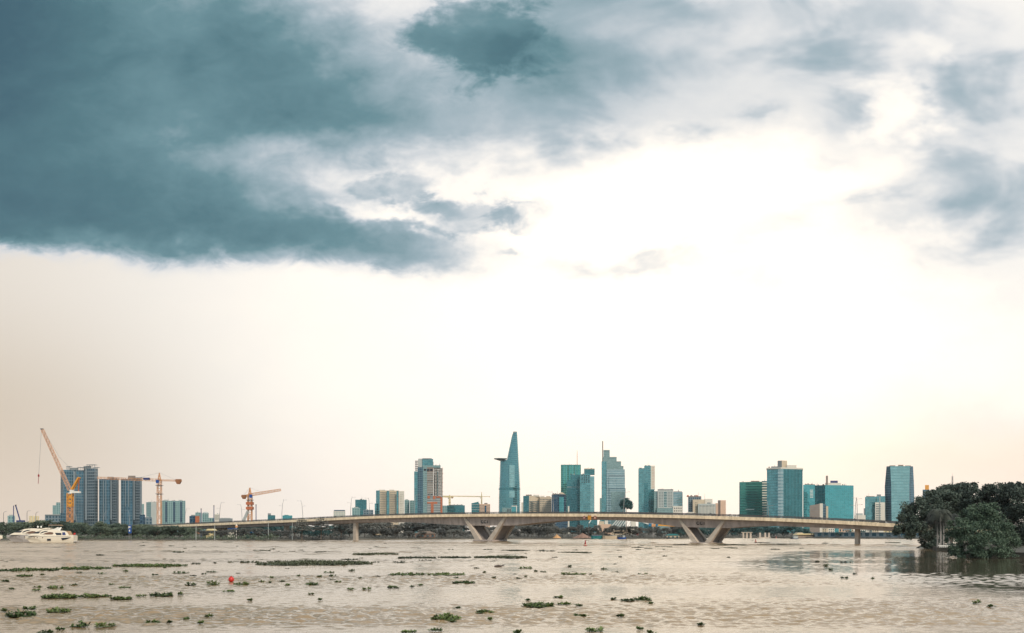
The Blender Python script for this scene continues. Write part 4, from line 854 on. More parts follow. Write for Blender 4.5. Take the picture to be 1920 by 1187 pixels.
# ------------------------------------------------------------------ cranes
def luffing_crane(d=560):
    p = lambda px, py, o=0: Vector((X(px, d), d + o, Z(py, d)))
    t = thing('luffing_crane', 'yellow luffing tower crane with its long orange jib raised to the left', 'crane', (X(131, d), d, 1))
    b = MB(); b.truss(p(131, 985), p(131, 950), 2.4, 2.4, 6, .34); b.build('mast', M['orange'], t)
    b = MB(); b.truss(p(131.5, 950), p(131.5, 925), 2.5, 2.5, 5, .42); b.build('climbing_section', M['yellow'], t)
    for y in (947, 940, 932): b = MB(); b.box(X(130.2, d), X(135.3, d), d - 1.5, d - 1.2, Z(y + 2, d), Z(y - 2, d)); b.build('platform', M['yellow'], t)
    b = MB(); b.box(X(129, d), X(137, d), d - 1.4, d + 1.4, Z(925.6, d), Z(924, d)); b.box(X(132, d), X(136.5, d), d - 1.2, d + 1.2, Z(924, d), Z(918.5, d)); b.build('slewing_cab', M['white'], t)
    b = MB(); b.box(X(137, d), X(150, d), d - 1.2, d + 1.2, Z(924.5, d), Z(921.2, d)); b.build('counterweight', M['white'], t)
    b = MB(); b.truss(p(131, 919), p(79.5, 806), 1.7, 1.7, 26, .19, w1=.7); b.build('jib', M['paleorange'], t)
    b = MB(); b.box(X(76.3, d), X(81, d), d - .7, d + .7, Z(805.3, d), Z(803.6, d)); b.build('jib_head', M['rail'], t)
    b = MB(); b.beam(p(135, 918, -1), p(148.5, 895, -1), .75); b.beam(p(135, 918, 1), p(148.5, 895, 1), .75)
    b.build('a_frame', M['yellow'], t)
    b = MB(); b.beam(p(148, 896), p(147, 921), .5); b.build('back_stay', M['rust'], t)
    b = MB(); b.beam(p(148.5, 895), p(112, 858), .09); b.beam(p(112, 858), p(82, 808), .09); b.build('luffing_rope', M['steel'], t)
    b = MB(); b.beam(p(77.5, 805), p(72.5, 889), .11); b.build('hoist_rope', M['steel'], t)
    b = MB(); b.extr([(X(70.7, d), Z(892.5, d)), (X(72.4, d), Z(888.5, d)), (X(74, d), Z(892.5, d)), (X(72.4, d), Z(894.5, d))], d - .3, d + .3); b.beam(p(72.4, 894), p(71.4, 907), .2); b.build('hook_block', M['darkred'], t)
luffing_crane()
def tower_crane(lab, mx, ybase, yjib, jib, jy, counter, cy, apexy, d, m, mw=2.3, name='tower_crane', th=.21, jibh=1.6, cw=None):
    p = lambda px, py, o=0: Vector((X(px, d), d + o, Z(py, d)))
    t = thing(name, lab, 'crane', (X(mx, d), d, 1))
    n = max(5, int((ybase - yjib) * d / F / 2.6))
    b = MB(); b.truss(p(mx, ybase), p(mx, yjib), mw, mw, n, th * 1.3); b.build('mast', m, t)
    b = MB(); b.truss(p(mx, yjib), p(jib, jy), mw * .55, jibh, max(10, int(abs(jib - mx) * d / F / 2.2)), th * .9, w1=.75); b.build('jib', m, t)
    b = MB(); b.truss(p(mx, yjib), p(counter, cy), mw * .6, mw * .35, 6, th * .9); b.build('counter_jib', m, t)
    s = 1 if counter > mx else -1; w = cw or 11
    b = MB(); a, c = sorted((counter, counter - s * w * .9)); b.extr([(X(a, d), Z(cy + 1, d)), (X(a + w * .25, d), Z(cy + w * .52, d)), (X(c - w * .25, d), Z(cy + w * .52, d)), (X(c, d), Z(cy + 1, d)), (X(c - .6, d), Z(cy - w * .25, d)), (X(a + .6, d), Z(cy - w * .25, d))], d - .9, d + .9); b.build('counterweight', M['rustdark'], t)
    b = MB(); b.truss(p(mx, yjib), p(mx, apexy), mw * .7, mw * .7, 4, th, w1=.15); b.build('apex_tower', m, t)
    b = MB(); b.beam(p(mx, apexy), p(mx + (jib - mx) * .36, yjib + (jy - yjib) * .36 - jibh / d * F * .5), .1); b.beam(p(mx, apexy), p(mx + (counter - mx) * .8, cy - 1), .1); b.build('tie_rope', M['steel'], t)
    b = MB(); q = p(mx + (2.5 if jib > mx else -2.5), yjib + 2.5); b.box(q.x - .9, q.x + .9, d - 1.6, d - .2, q.z - 1.0, q.z + 1.1); b.build('cab', M['blue'], t)
    b = MB(); z = Z(yjib + 6, d)
    for k in (0, 1): zz = Z(yjib + (10 if k else 26), d); b.box(X(mx, d) - mw * .85, X(mx, d) + mw * .85, d - mw * .85, d + mw * .85, zz, zz + .25)
    b.build('mast_collar', M['rail'], t)
    return t
t = tower_crane('orange tower crane with a long level jib reaching left over the apartment towers', 298.7, 985, 900.5, 183, 896, 340, 901.5, 886.5, 660, M['orange'], 2.4, cw=12)
p = P3(275, 897.5, 660); b = MB(); b.box(p.x - 2, p.x + 2, 659, 661, p.z - .8, p.z + .6); b.build('trolley', M['navy'], t)
t = tower_crane('short orange tower crane with a thick jib rising to the right', 468.5, 985, 928, 526, 918.5, 453, 930.5, 914.5, 660, M['orange'], 2.5, jibh=1.7, th=.28, cw=10)
for y in (944, 953): b = MB(); q = P3(468.5, y, 660); b.box(q.x - 2.1, q.x + 2.1, 657.8, 662.2, q.z - .9, q.z + .9); b.build('climbing_frame', M['rust'], t)
b = MB(); b.truss(P3(455, 980, 655), P3(465, 958, 658), 1.2, 1.2, 9, .2); b.build('access_stair', M['palegrey'], t)
tower_crane('faint yellow crane with a long jib behind the low dark teal block', 843, 965, 932, 830, 931.4, 850, 932, 928, 2300, M['tin'], 3.4, th=.8, jibh=2.6, cw=5)
tower_crane('faint pale crane with a very long level jib left of the tapering tower', 903, 962, 931.2, 829, 930.2, 919, 931, 922.5, 2600, M['tin'], 2.6, th=.7, jibh=2.4, cw=2)
t = thing('mobile_crane', 'thin dark blue crane boom leaning left on the far left bank', 'crane', (X(37, 600), 600, 1)); b = MB(); b.beam(P3(37.5, 976, 600), P3(29.3, 948, 600), .55); b.build('boom', M['navy'], t); b = MB(); b.beam(P3(28, 947.5, 600), P3(30.5, 947.2, 600), .6); b.build('boom_head', M['rail'], t)
b = MB(); q = P3(38, 978, 600); b.box(q.x - 2, q.x + 2, 599, 602, .9, q.z + .8); b.build('carrier', M['navy'], t)
t = thing('pole', 'upright dark blue pole left of the leaning crane boom', 'pole', (X(25.3, 600), 600, 1)); b = MB(); b.tube([P3(25.3, 990, 600), P3(25.3, 948, 600)], .25, 8); b.build('shaft', M['navy'], t)
for px, yt, sx, lab in ((6.5, 959, 4.5, 'street lamp at the far left edge of the bank'), (50.5, 957.5, 5, 'street lamp left of the pale yellow hall'), (67, 960, 3.5, 'street lamp in front of the pale yellow hall')):
    d = 620; t = thing('street_lamp', lab, 'street lamp', (X(px, d), d, 1), 'street lamps on the left bank'); b = MB(); b.tube([P3(px, 990, d), P3(px, yt + 4, d), P3(px + .8, yt + 1.2, d), P3(px + sx, yt, d)], [.16, .13, .1, .07], 6); b.build('post', M['rail'], t); b = MB(); b.beam(P3(px + sx - 1, yt + .1, d), P3(px + sx + 1.6, yt - .1, d), .4, .18); b.build('lamp_head', M['steel'], t)

# ------------------------------------------------------------------ trees
def make_tree(name, label, cat, lobes, trunk, leafm, n, size, rs, loc, group=None, clumps=16, flat=.2):
    t = thing(name, label, cat, loc, group); lobes = [(l[0] + loc[0], l[1] + loc[1], l[2] + loc[2], *l[3:]) for l in lobes]
    b = MB()
    x, y, z = loc; tops = sorted(lobes, key=lambda l: -l[3])[:7]
    h0 = trunk[1]; b.tube([(x, y, z - .4), (x + .1, y, z + h0 * .5), (x - .1, y, z + h0)], [trunk[0], trunk[0] * .8, trunk[0] * .65], 8)
    for l in tops: b.tube([(x - .1, y, z + h0 * .92), ((x + l[0]) / 2, (y + l[1]) / 2, (z + h0 + l[2]) / 2 - .2), (l[0], l[1], l[2] + l[5] * .2)], [trunk[0] * .5, trunk[0] * .32, trunk[0] * .12], 6)
    b.build('trunk', M['bark'], t)
    leafobj('crown', leaves(lobes, n, size, rs, clumps=clumps, flat=flat), leafm, t)
    return t
def rand_lobes(g, h, w, n=8, low=.35):
    L = [(0, 0, h * .68, w * .34, w * .32, h * .26)]
    for k in range(n):
        a = 2 * math.pi * k / n + g.uniform(-.4, .4); r = w * g.uniform(.22, .36); zz = h * g.uniform(low, .82)
        L.append((r * math.cos(a), r * math.sin(a), zz, w * g.uniform(.16, .26), w * g.uniform(.16, .26), h * g.uniform(.12, .2)))
    return L
PROTO = {}
G = random.Random(5)
def proto(kind, i):
    key = (kind, i)
    if key in PROTO: return PROTO[key]
    mm = {'green': 'leaf_green', 'grey': 'leaf_grey', 'teal': 'leaf_teal'}[kind]
    h, w = 10, (9, 12, 7.5)[i % 3]
    cr = leafmesh('crown', leaves(rand_lobes(G, h, w, 9, .16 if i != 1 else .3), 5600, .46, 50 + i + len(kind), clumps=24, flat=.2), M[mm])
    b = MB(); b.tube([(0, 0, -.5), (.1, 0, 2.2), (-.1, 0, 4.5)], [.3, .24, .16], 7)
    for a in range(5): b.tube([(0, 0, 3.0), (1.4 * math.cos(a * 1.26), 1.4 * math.sin(a * 1.26), 5.0), (2.6 * math.cos(a * 1.26), 2.6 * math.sin(a * 1.26), 6.4)], [.16, .1, .05], 5)
    o = b.build('trunk', M['bark']); tr = o.data; bpy.data.objects.remove(o)
    PROTO[key] = (tr, cr); return PROTO[key]
def bank_tree(kind, i, px, ytop, off, label, group, wide=1.0, cat='tree'):
    tr, cr = proto(kind, i); d = shore_d(px) + off; h = Z(ytop, d) - .9; s = h / 9.4
    t = thing('bank_tree', label, cat, (X(px, d), d, .85), group); t.rotation_euler = (0, 0, G.uniform(0, 6.28)); t.scale = (s * wide, s * wide, s)
    for n, me in (('trunk', tr), ('crown', cr)): o = bpy.data.objects.new(n, me); COL.objects.link(o); o.parent = t
    return t
def row(kind, x0, x1, step, y0, y1, off0, off1, label, group, wide=1.3):
    px = x0
    while px <= x1:
        bank_tree(kind, G.randrange(3), px, G.uniform(y0, y1), G.uniform(off0, off1), label, group, wide * G.uniform(.85, 1.2)); px += step * G.uniform(.75, 1.25)
row('green', -30, 190, 17, 975, 987, 15, 60, 'dark green bushy tree on the left bank behind the moored yachts', 'trees behind the yachts', 1.5)
row('green', 180, 372, 15, 983, 995, 6, 26, 'low dark green tree on the left bank below the three apartment towers', 'trees below the apartment towers', 1.5)
row('green', 195, 300, 26, 981, 985, 40, 90, 'taller green tree behind the bank scrub under the apartment towers', 'taller trees under the apartment towers', 1.4)
row('grey', 385, 545, 19, 990, 996, 8, 20, 'low grey green tree in front of the left bridge ramp', 'trees under the left bridge ramp', 1.4)
row('teal', 420, 650, 13, 984, 988, 70, 120, 'dark teal tree behind the left bridge ramp', 'dark trees behind the bridge ramp', 1.5)
row('grey', 640, 870, 15, 978, 984, 25, 70, 'grey brown leafy tree on the bank between bridge column and left V pier', 'trees left of the left V pier', 1.3)
row('grey', 700, 860, 24, 990, 996, 4, 14, 'low grey shrub tree at the water edge left of the left V pier', 'low trees left of the left V pier', 1.5)
row('grey', 950, 1290, 15, 984, 991, 12, 50, 'grey brown leafy tree on the middle bank under the bridge span', 'trees under the main span', 1.4)
row('grey', 890, 960, 22, 984, 988, 20, 40, 'grey tree seen between the legs of the left V pier', 'trees behind the left V pier', 1.4)
row('grey', 990, 1035, 18, 977, 980, 45, 60, 'tall round grey tree just right of the left V pier', 'taller trees right of the left V pier', 1.3)
row('teal', 1275, 1400, 15, 985, 992, 8, 40, 'blue green tree on the far bank behind the right V pier', 'trees behind the right V pier', 1.5)
row('teal', 1405, 1515, 15, 984, 992, 15, 50, 'grey blue tree on the far bank below the fin clad tower', 'trees below the fin clad tower', 1.4)
row('teal', 1520, 1740, 24, 995, 1000, 4, 30, 'small grey green tree among the riverside houses on the right', 'trees among the riverside houses', 1.5)
loc = (X(1175, 620), 622, .9)
make_tree('round_tree', 'round dark teal tree crown before the foot of the stepped glass tower', 'tree', [(0, 0, Z(948, 622) - .9, 3.7, 3.5, 3.7), (.3, 0, Z(949, 622) - .9, 2.6, 2.5, 2.6)], (.3, 11), M['leaf_teal'], 9000, .55, 77, loc, clumps=60)
# the layered trees reaching over the bridge parapet
for px, yt, d, lab in ((566, 971.5, 508, 'layered flat topped tree overlapping the bridge parapet, left of its twin'), (602, 969.5, 503, 'layered flat topped tree overlapping the bridge parapet, right of its twin')):
    h = Z(yt, d) - .9; L = []
    for k in range(7):
        z = h * (.42 + .58 * k / 6.5); r = (5.6 - 4.4 * (k / 6.5) ** 1.2)
        for a in range(5): L.append((r * .55 * math.cos(a * 1.257 + k), r * .55 * math.sin(a * 1.257 + k), z, r * .55, r * .5, .38))
    make_tree('layered_tree', lab, 'tree', L, (.25, h * .85), M['leaf_grey'], 5200, .5, int(px), (X(px, d), d, .85), clumps=9, flat=.7)
# undergrowth along the shore
lob = []
for px in range(-40, 1740, 4):
    if 655 < px < 692: continue
    d = shore_d(px) + random.uniform(1.5, 8); h = random.uniform(.8, 2.4) * (1.2 if px < 640 else .75)
    lob.append((X(px, d), d, .5, random.uniform(1.5, 3.4), 1.6, h * (1.0 if px < 640 else 1.7)))
tag(leafobj('bank_undergrowth', leaves([l for l in lob if X(520, 1) > l[0] / l[1]], 11000, .55, 11, clumps=8), M['leaf_green']), 'dark green scrub along the left river bank', 'undergrowth', kind='stuff')
tag(leafobj('bank_undergrowth', leaves([l for l in lob if X(520, 1) <= l[0] / l[1]], 16000, .5, 12, clumps=8), M['leaf_grey']), 'grey brown scrub along the middle and right river bank', 'undergrowth', kind='stuff')

# near trees on the right
def pxlobes(items, d, loc):
    k = d / F; return [(X(a, d + o) - loc[0], d + o - loc[1], Z(b, d + o) - loc[2], rx * k, max(rx, ry) * k * .9, ry * k) for a, b, rx, ry, o in items]
loc = (X(1752, 272), 274, .8)
make_tree('spreading_tree', 'big dark spreading tree overhanging the water at the left of the grove', 'tree', pxlobes([(1740, 955, 34, 26, 0), (1712, 965, 24, 22, 2), (1700, 985, 22, 20, -1), (1690, 996, 15, 14, 0), (1722, 1000, 26, 20, -2), (1748, 1005, 26, 20, 2), (1760, 975, 30, 26, 4), (1742, 1018, 16, 16, 1), (1772, 940, 28, 18, 2), (1757, 930, 22, 14, 4)], 274, loc), (.5, 5), M['leaf_dark'], 26000, .52, 21, loc, clumps=20)
loc = (X(1806, 285), 286, .8)
make_tree('spreading_tree', 'dark broad crowned tree at the top middle of the grove behind the palms', 'tree', pxlobes([(1790, 922, 30, 14, 0), (1812, 915, 22, 11, 3), (1770, 926, 24, 14, 4), (1830, 932, 30, 20, -2), (1800, 945, 36, 24, -3), (1840, 965, 34, 30, 2), (1778, 950, 26, 20, 0), (1815, 975, 34, 30, 0)], 286, loc), (.5, 8), M['leaf_dark'], 24000, .52, 22, loc, clumps=20)
loc = (X(1885, 270), 271, .8)
make_tree('spreading_tree', 'dark broad crowned tree at the right edge of the grove', 'tree', pxlobes([(1880, 920, 34, 14, 0), (1910, 918, 26, 14, 2), (1865, 935, 32, 20, 1), (1900, 945, 36, 26, -2), (1930, 950, 34, 34, 0), (1880, 975, 36, 30, 0), (1915, 985, 36, 34, 0), (1860, 1000, 36, 30, 2), (1905, 1020, 34, 28, 3), (1945, 1010, 30, 40, 0)], 271, loc), (.5, 8), M['leaf_dark'], 30000, .52, 23, loc, clumps=20)
loc = (X(1843, 184), 184, .5)
make_tree('willowy_tree', 'fine leaved green tree in front of the grove, hanging to the water', 'tree', pxlobes([(1840, 962, 26, 16, 0), (1858, 952, 14, 9, 0), (1822, 975, 26, 18, 2), (1862, 980, 30, 22, 0), (1800, 988, 22, 16, -1), (1838, 1000, 40, 24, -2), (1878, 1004, 30, 22, 0), (1792, 1010, 20, 16, 1), (1812, 1024, 28, 18, -2), (1850, 1026, 36, 20, -3), (1890, 1026, 24, 20, 0), (1870, 1040, 30, 10, -2), (1825, 1042, 30, 9, -3), (1795, 1036, 18, 11, 0)], 184, loc), (.28, 3.5), M['leaf_bush'], 30000, .30, 24, loc, clumps=24, flat=.1)
loc = (X(1748, 262), 262, .7)
make_tree('low_shrub', 'round dark shrub at the foot of the spreading tree by the white balustrade', 'shrub', pxlobes([(1748, 1022, 9, 8, 0), (1742, 1026, 6, 5, 0), (1754, 1018, 6, 7, 0)], 262, loc), (.12, 1), M['leaf_dark'], 2600, .4, 25, loc, clumps=10)
def palm(px, yb, yt, d, lab, rs, n=30, ln=5.0):
    g = random.Random(rs); t = thing('palm_tree', lab, 'palm', (X(px, d), d, .85), 'palms beside the white balustrade')
    x, z = X(px, d), Z(yt, d); b = MB(); b.tube([(x, d, .5), (x + .05, d, z * .5), (x - .05, d, z)], [.24, .19, .16], 8); b.build('trunk', M['palmbark'], t)
    vs = []
    for k in range(n):
        a = 6.283 * k / n + g.uniform(-.2, .2); el = g.uniform(-.2, .9); L = ln * g.uniform(.8, 1.1); pts = []
        for i in range(9):
            f = i / 8; r = L * f * math.cos(el) * (1 - .25 * f); zz = z + L * (math.sin(el) * f - .75 * f * f); pts.append(Vector((x + r * math.cos(a), d + r * math.sin(a), zz)))
        for i in range(8):
            p0, p1 = pts[i], pts[i + 1]; dv = (p1 - p0).normalized(); sd_ = dv.cross(Vector((0, 0, 1))).normalized()
            for u in (0, .5):
                c = p0.lerp(p1, u)
                for sg in (-1, 1):
                    ll = .95 * (1 - .5 * abs(i / 8 - .4)); tip = c + sd_ * sg * ll * .8 + Vector((0, 0, -ll * .55)) + dv * .3
                    vs += [c, c + dv * .16, tip, tip - dv * .06]
    leafobj('fronds', np.array([tuple(v) for v in vs]), M['frond'], t)
palm(1757.5, 1022, 968, 254, 'leftmost palm with a pale straight trunk by the white balustrade', 1); palm(1763.6, 1022, 962, 250, 'middle palm with a pale straight trunk by the white balustrade', 2); palm(1769, 1022, 966, 252, 'palm just right of the middle palm by the white balustrade', 3); palm(1779, 1020, 970, 262, 'rightmost palm half hidden behind the fine leaved tree', 4)
d = 246; t = thing('balustrade', 'white balustrade with slanted posts at the water edge under the palms', 'balustrade', (X(1767, d), d - 2, .9))
b = MB(); b.box(X(1753, d), X(1790, d), d - 2.1, d - 1.8, Z(1023.6, d), Z(1022.2, d)); b.build('rail', M['white'], t); b = MB(); b.box(X(1753, d), X(1790, d), d - 2.2, d - 1.7, Z(1031, d), Z(1029.6, d)); b.build('plinth', M['white'], t)
for i in range(10):
    px = 1754.5 + i * 3.6; b = MB(); b.extr([(X(px, d), Z(1029.7, d)), (X(px + 1.5, d), Z(1029.7, d)), (X(px + 2.6, d), Z(1023.5, d)), (X(px + 1.1, d), Z(1023.5, d))], d - 2.05, d - 1.85); b.build('post', M['white'], t)
t = thing('stone_ledge', 'pale stone ledge with a leaning dark branch at the tip of the near bank', 'ledge', (X(1728, 284), 283, 0)); b = MB(); b.prism([(X(1721, 283), 283), (X(1735, 280), 280), (X(1737, 285), 286), (X(1724, 286), 287)], -.3, .45); b.build('stone', M['offwhite'], t); b = MB(); b.tube([P3(1718, 1028, 282), P3(1726, 1024, 283), P3(1735, 1018, 284)], [.12, .2, .28], 7); b.build('branch', M['log'], t)

# ------------------------------------------------------------------ yachts
def yacht(label, pxb, pxs, d, mhull, yaw=0.0, hull_only=False, fly='fin', wl=1018):
    """motor yacht, bow to the left; drawn in its own length units of 93"""
    Lp = pxs - pxb; k = Lp * d / F / 99.0; x0 = X(pxb, d); t = thing('motor_yacht', label, 'yacht', (x0 + 46 * k, d, 0))
    cx = x0 + 46 * k
    def W(u, y, v):        # u along (0 bow .. 93 stern), y across in m, v height in px units above the waterline
        a, b_ = (u - 46) * k, y; return (cx + a * math.cos(yaw) - b_ * math.sin(yaw), d + a * math.sin(yaw) + b_ * math.cos(yaw), v * k)
    def ex(poly, y0, y1, n, m, lab=None, parent=None):
        b = MB(); b.extr(poly, y0, y1); b.v = [W(u, y, v) for u, y, v in b.v]; o = b.build(n, m, parent or t); return o
    B = 2.55 * k / .2175
    hw = lambda f: B * min(1, (f * 2.6) ** .80) if f < .385 else B * (1 - .06 * (f - .385))
    lo = lambda f: .30 + .50 * min(1, f / .35)
    rings = []
    for f, sheer, keel, ov in [(0, 13.6, 12.4, 0), (.04, 13.5, 7, 0), (.10, 13.4, 1.5, 0), (.2, 13.6, -2, 0), (.35, 14.2, -3, 0), (.5, 14.8, -3, 0), (.7, 15.2, -3, 0), (.9, 15.0, -3, 0), (.985, 14.6, -2, 0), (1.0, 14.2, 3, 0)]:
        b_ = max(.06, hw(f)); u = f * 96
        rings.append([W(u, -b_, sheer), W(u, -b_ * 1.0, sheer * .72), W(u, -b_ * (.13 + lo(f)), sheer * .40 + keel * .2), W(u, -b_ * lo(f), max(keel, .4 if keel < 0 else keel)), W(u, 0, keel), W(u, b_ * lo(f), max(keel, .4 if keel < 0 else keel)), W(u, b_ * (.13 + lo(f)), sheer * .40 + keel * .2), W(u, b_, sheer * .72), W(u, b_, sheer), W(u, b_ * .5, sheer + .35), W(u, -b_ * .5, sheer + .35)])
    b = MB(); b.loft(rings); b.build('hull', mhull, t, weld=True)
    for u in (20, 26.5, 37.5): ex([(u - .9 + .0, 9.7), (u + .9, 9.9), (u + .9, 11.2), (u - .9, 11.0)], -hw(u / 96) - .05, -hw(u / 96) + .3, 'porthole', M['brownglass'])
    ex([(46, 4.6), (53, 4.6), (53, 8), (46, 8)], -B - .04, -B + .3, 'hull_window', M['darkglass']); ex([(72.5, 9.6), (91.5, 10.8), (82, 7), (75, 5.4)], -B - .03, -B + .4, 'hull_window', M['darkglass'])
    rub = MB(); rub.v = []; rub.loft([[W(f * 96, -hw(f) - .06, 12.1), W(f * 96, -hw(f) - .06, 12.6), W(f * 96, -hw(f) + .1, 12.6), W(f * 96, -hw(f) + .1, 12.1)] for f in (.06, .2, .35, .5, .7, .95)]); rub.build('rub_rail', M['steel'], t)
    top = [(9, 14), (15, 17.2), (24, 20.5), (36, 25.2), (48, 26.4), (56, 26), (66, 24), (79, 23), (83, 21), (87, 14.8)]
    # cabin tapers inwards towards its roof
    b = MB(); n = len(top); c0 = B * .86
    def ins(v): return c0 * (1 - .22 * max(0, (v - 14)) / 12)
    fr = [W(u, -ins(v), v) for u, v in top]; bk = [W(u, ins(v), v) for u, v in top]
    b.face(fr); b.face(bk[::-1])
    for i in range(n): j = (i + 1) % n; b.face([bk[i], bk[j], fr[j], fr[i]])
    cabin = b.build('cabin', M['cream'], t)
    def cw(poly, m, n='cabin_window'):
        b = MB(); q = [W(u, -ins(v) - .06, v) for u, v in poly]; r = [W(u, -ins(v) + .12, v) for u, v in poly]; b.face(q); b.face(r[::-1])
        for i in range(len(q)): j = (i + 1) % len(q); b.face([q[i], r[i], r[j], q[j]])
        b.build(n, m, cabin)
    cw([(31.5, 18.8), (36, 21.8), (41, 23.2), (47, 23.4), (44.5, 22), (39, 20.6), (34, 18.6)], M['darkglass']); cw([(37.5, 17.2), (43, 20), (50, 21.4), (55.5, 20.8), (57.5, 18.6), (55.5, 16.4), (44, 16.2)], M['brownglass'])
    cw([(60, 19.8), (72, 19.4), (73, 15), (63.5, 15)], M['darkglass']); cw([(74, 20.6), (79, 21), (81, 15.4), (74.3, 15.2)], M['navy'])
    b = MB(); q = [W(u, y, v) for u, y, v in ((17, -B * .55, 18.6), (34, -B * .5, 24.9), (34, B * .5, 24.9), (17, B * .55, 18.6))]; q2 = [(x, y, z + .12) for x, y, z in q]; b.face(q2); b.face(q[::-1])
    for i in range(4): j = (i + 1) % 4; b.face([q[i], q[j], q2[j], q2[i]])
    b.build('windscreen', M['darkglass'], t)
    cw([(15, 18.4), (33, 22.8), (29, 18.4)], M['darkglass'], 'windscreen_side')
    if fly == 'fin':
        for y in (-B * .66, B * .60): ex([(50, 26), (59, 28), (65.5, 31.2), (66.8, 29.8), (64, 24.5), (56, 25.4)], y, y + .12, 'radar_arch', M['white'])
        ex([(80, 23), (87.5, 15.2), (88, 15.2), (84, 23.2)], -B * .7, B * .7, 'aft_curtain', M['canvas'])
        b = MB(); p0 = W(93.5, -B * .5, 15); b.beam(p0, (p0[0] + .3, p0[1], p0[2] + .9), .05); b.face([(p0[0] + .05, p0[1], p0[2] + .2), (p0[0] + .95, p0[1], p0[2] + .25), (p0[0] + 1.0, p0[1] + .1, p0[2] + .95), (p0[0] + .3, p0[1], p0[2] + .9)]); b.build('stern_flag', M['red'], t)
    else:
        ex([(34, 25), (66, 25.8), (74, 27.4), (82, 27.2), (82, 25.2), (66, 24)], -B * .6, B * .6, 'flybridge', M['cream'])
        for u in (57, 63):
            b = MB(); q = W(u, 0, 27.4); b.lathe([(.22, 0), (.36, .3), (.33, .6), (.18, .8), (.02, .85)], 12, q); b.build('radar_dome', M['white'], t, smooth=True)
        b = MB(); b.beam(W(39, 0, 25.5), W(44, 0, 31), .09); b.build('aerial', M['steel'], t)
        b = MB()
        for y in (-B * .6, B * .6): b.tube([W(78, y, 25), W(80, y, 32), W(100, y, 32), W(97, y, 24)], .09, 6)
        b.build('canopy_frame', M['steel'], t); ex([(78, 32), (100, 32), (100.6, 31.2), (101, 32.2), (99, 33), (80, 33)], -B * .62, B * .62, 'sun_canopy', M['canvas'])
    ex([(94, 3), (99, 3), (99, 2), (94, 2)], -B * .8, B * .8, 'swim_platform', M['greyhull'])
    rl = MB()
    for y in (-1, 1): 
        pts = [W(f * 96, y * max(.1, hw(f) * .93), 13.8 + 3.0) for f in (.02, .1, .2, .3, .42)]
        rl.tube(pts, .035, 5)
        for f in (.02, .1, .2, .3, .42): rl.beam(W(f * 96, y * max(.1, hw(f) * .93), 13.4), W(f * 96, y * max(.1, hw(f) * .93), 16.8), .05)
    rl.build('bow_rail', M['steel'], t)
    return t
yacht('cream motor yacht with a swept white arch, nearest the open river', 48.6, 143, 408, M['cream'], R(4))
yacht('grey hulled motor yacht with two radar domes moored behind the cream one', 14, 112, 428, M['greyhull'], R(5), fly='open')
yacht('partly visible motor yacht at the left edge of the picture', -84, 13, 412, M['cream'], R(176), fly='open')

# ------------------------------------------------------------------ small things on the far bank and the water
t = thing('river_sign', 'upright blue sign with two white marks standing in the left bank scrub', 'sign', (X(243, 520), 520, .6)); d = 520
b = MB(); b.box(X(240.6, d), X(246.2, d), d, d + .2, Z(1000, d), Z(984.5, d)); b.build('board', M['blue'], t)
b = MB(); b.box(X(242.4, d), X(244.2, d), d - .06, d, Z(990, d), Z(986.6, d)); b.extr([(X(240.7, d), Z(990.8, d)), (X(241.4, d), Z(990.8, d)), (X(241.6, d), Z(986.4, d)), (X(240.7, d), Z(986.4, d))], d - .06, d); b.build('mark', M['white'], t)
b = MB(); b.box(X(241.9, d), X(243.7, d), d - .06, d, Z(996.7, d), Z(993.4, d)); b.build('mark', M['white'], t)
for px in (241.4, 245.2): b = MB(); b.tube([(X(px, d), d + .3, .3), (X(px, d), d + .3, Z(985, d))], .09, 6); b.build('post', M['steel'], t)
d = 505; t = thing('navigation_mark', 'striped navigation post topped by an orange and white oval', 'sign', (X(443, d), d, .3))
for i in range(6): b = MB(); z0 = .3 + i * .8; b.tube([(X(443, d), d, z0), (X(443, d), d, z0 + .8)], .12, 8); b.build('post_band', M['white'] if i % 2 else M['rail'], t)
b = MB(); b.lathe([(.02, -1), (.55, -.5), (.62, .1), (.45, .8), (.02, 1.15)], 12, (X(443.3, d), d, Z(987.4, d))); b.build('oval_top', M['offwhite'], t, smooth=True); b = MB(); b.lathe([(.56, -.45), (.66, -.2), (.66, .25), (.58, .5)], 12, (X(443.3, d), d, Z(987.4, d))); b.build('orange_band', M['orange'], t)
for px, yt, lab in ((367.5, 986, 'thin pale post in the scrub left of the yellow shack'), (402.5, 984, 'thin pale post right of the yellow shack'), (503, 980, 'thin pale post before the bridge ramp column'), (548, 980, 'thin pale post between bridge column and layered trees')):
    d = 510; t = thing('bank_post', lab, 'post', (X(px, d), d, .6)); b = MB(); b.tube([(X(px, d), d, .4), (X(px, d), d, Z(yt, d))], [.16, .12], 7); b.build('shaft', M['palegrey'], t); b = MB(); b.box(X(px, d) - .2, X(px, d) + .2, d - .2, d + .2, Z(yt, d), Z(yt, d) + .12); b.build('cap', M['steel'], t)
def hut(lab, x0, x1, yt, ye, yb, d, wall, roof, name='shack', wins=2, deep=5):
    t = bthing(name, lab, (x0 + x1) / 2, d); blk(t, 'wall', x0, x1, ye, d, wall, deep)
    b = MB(); a, c, z0, z1 = X(x0, d) - .4, X(x1, d) + .4, Z(ye, d) - .05, Z(yt, d); b.extr([(a, z0), (c, z0), ((a + c) / 2 + (c - a) * .2, z1), ((a + c) / 2 - (c - a) * .2, z1)], d - .5, d + deep + .4); b.build('roof', roof, t)
    for i in range(wins):
        px = x0 + (x1 - x0) * (i + .5) / wins; w = (x1 - x0) / wins * .22; b = MB(); zz = Z((ye + yb) / 2, d); hh = (yb - ye) * d / F * .22; b.box(X(px - w, d), X(px + w, d), d - .06, d + .1, zz - hh, zz + hh); b.build('window', M['win'], t)
    return t
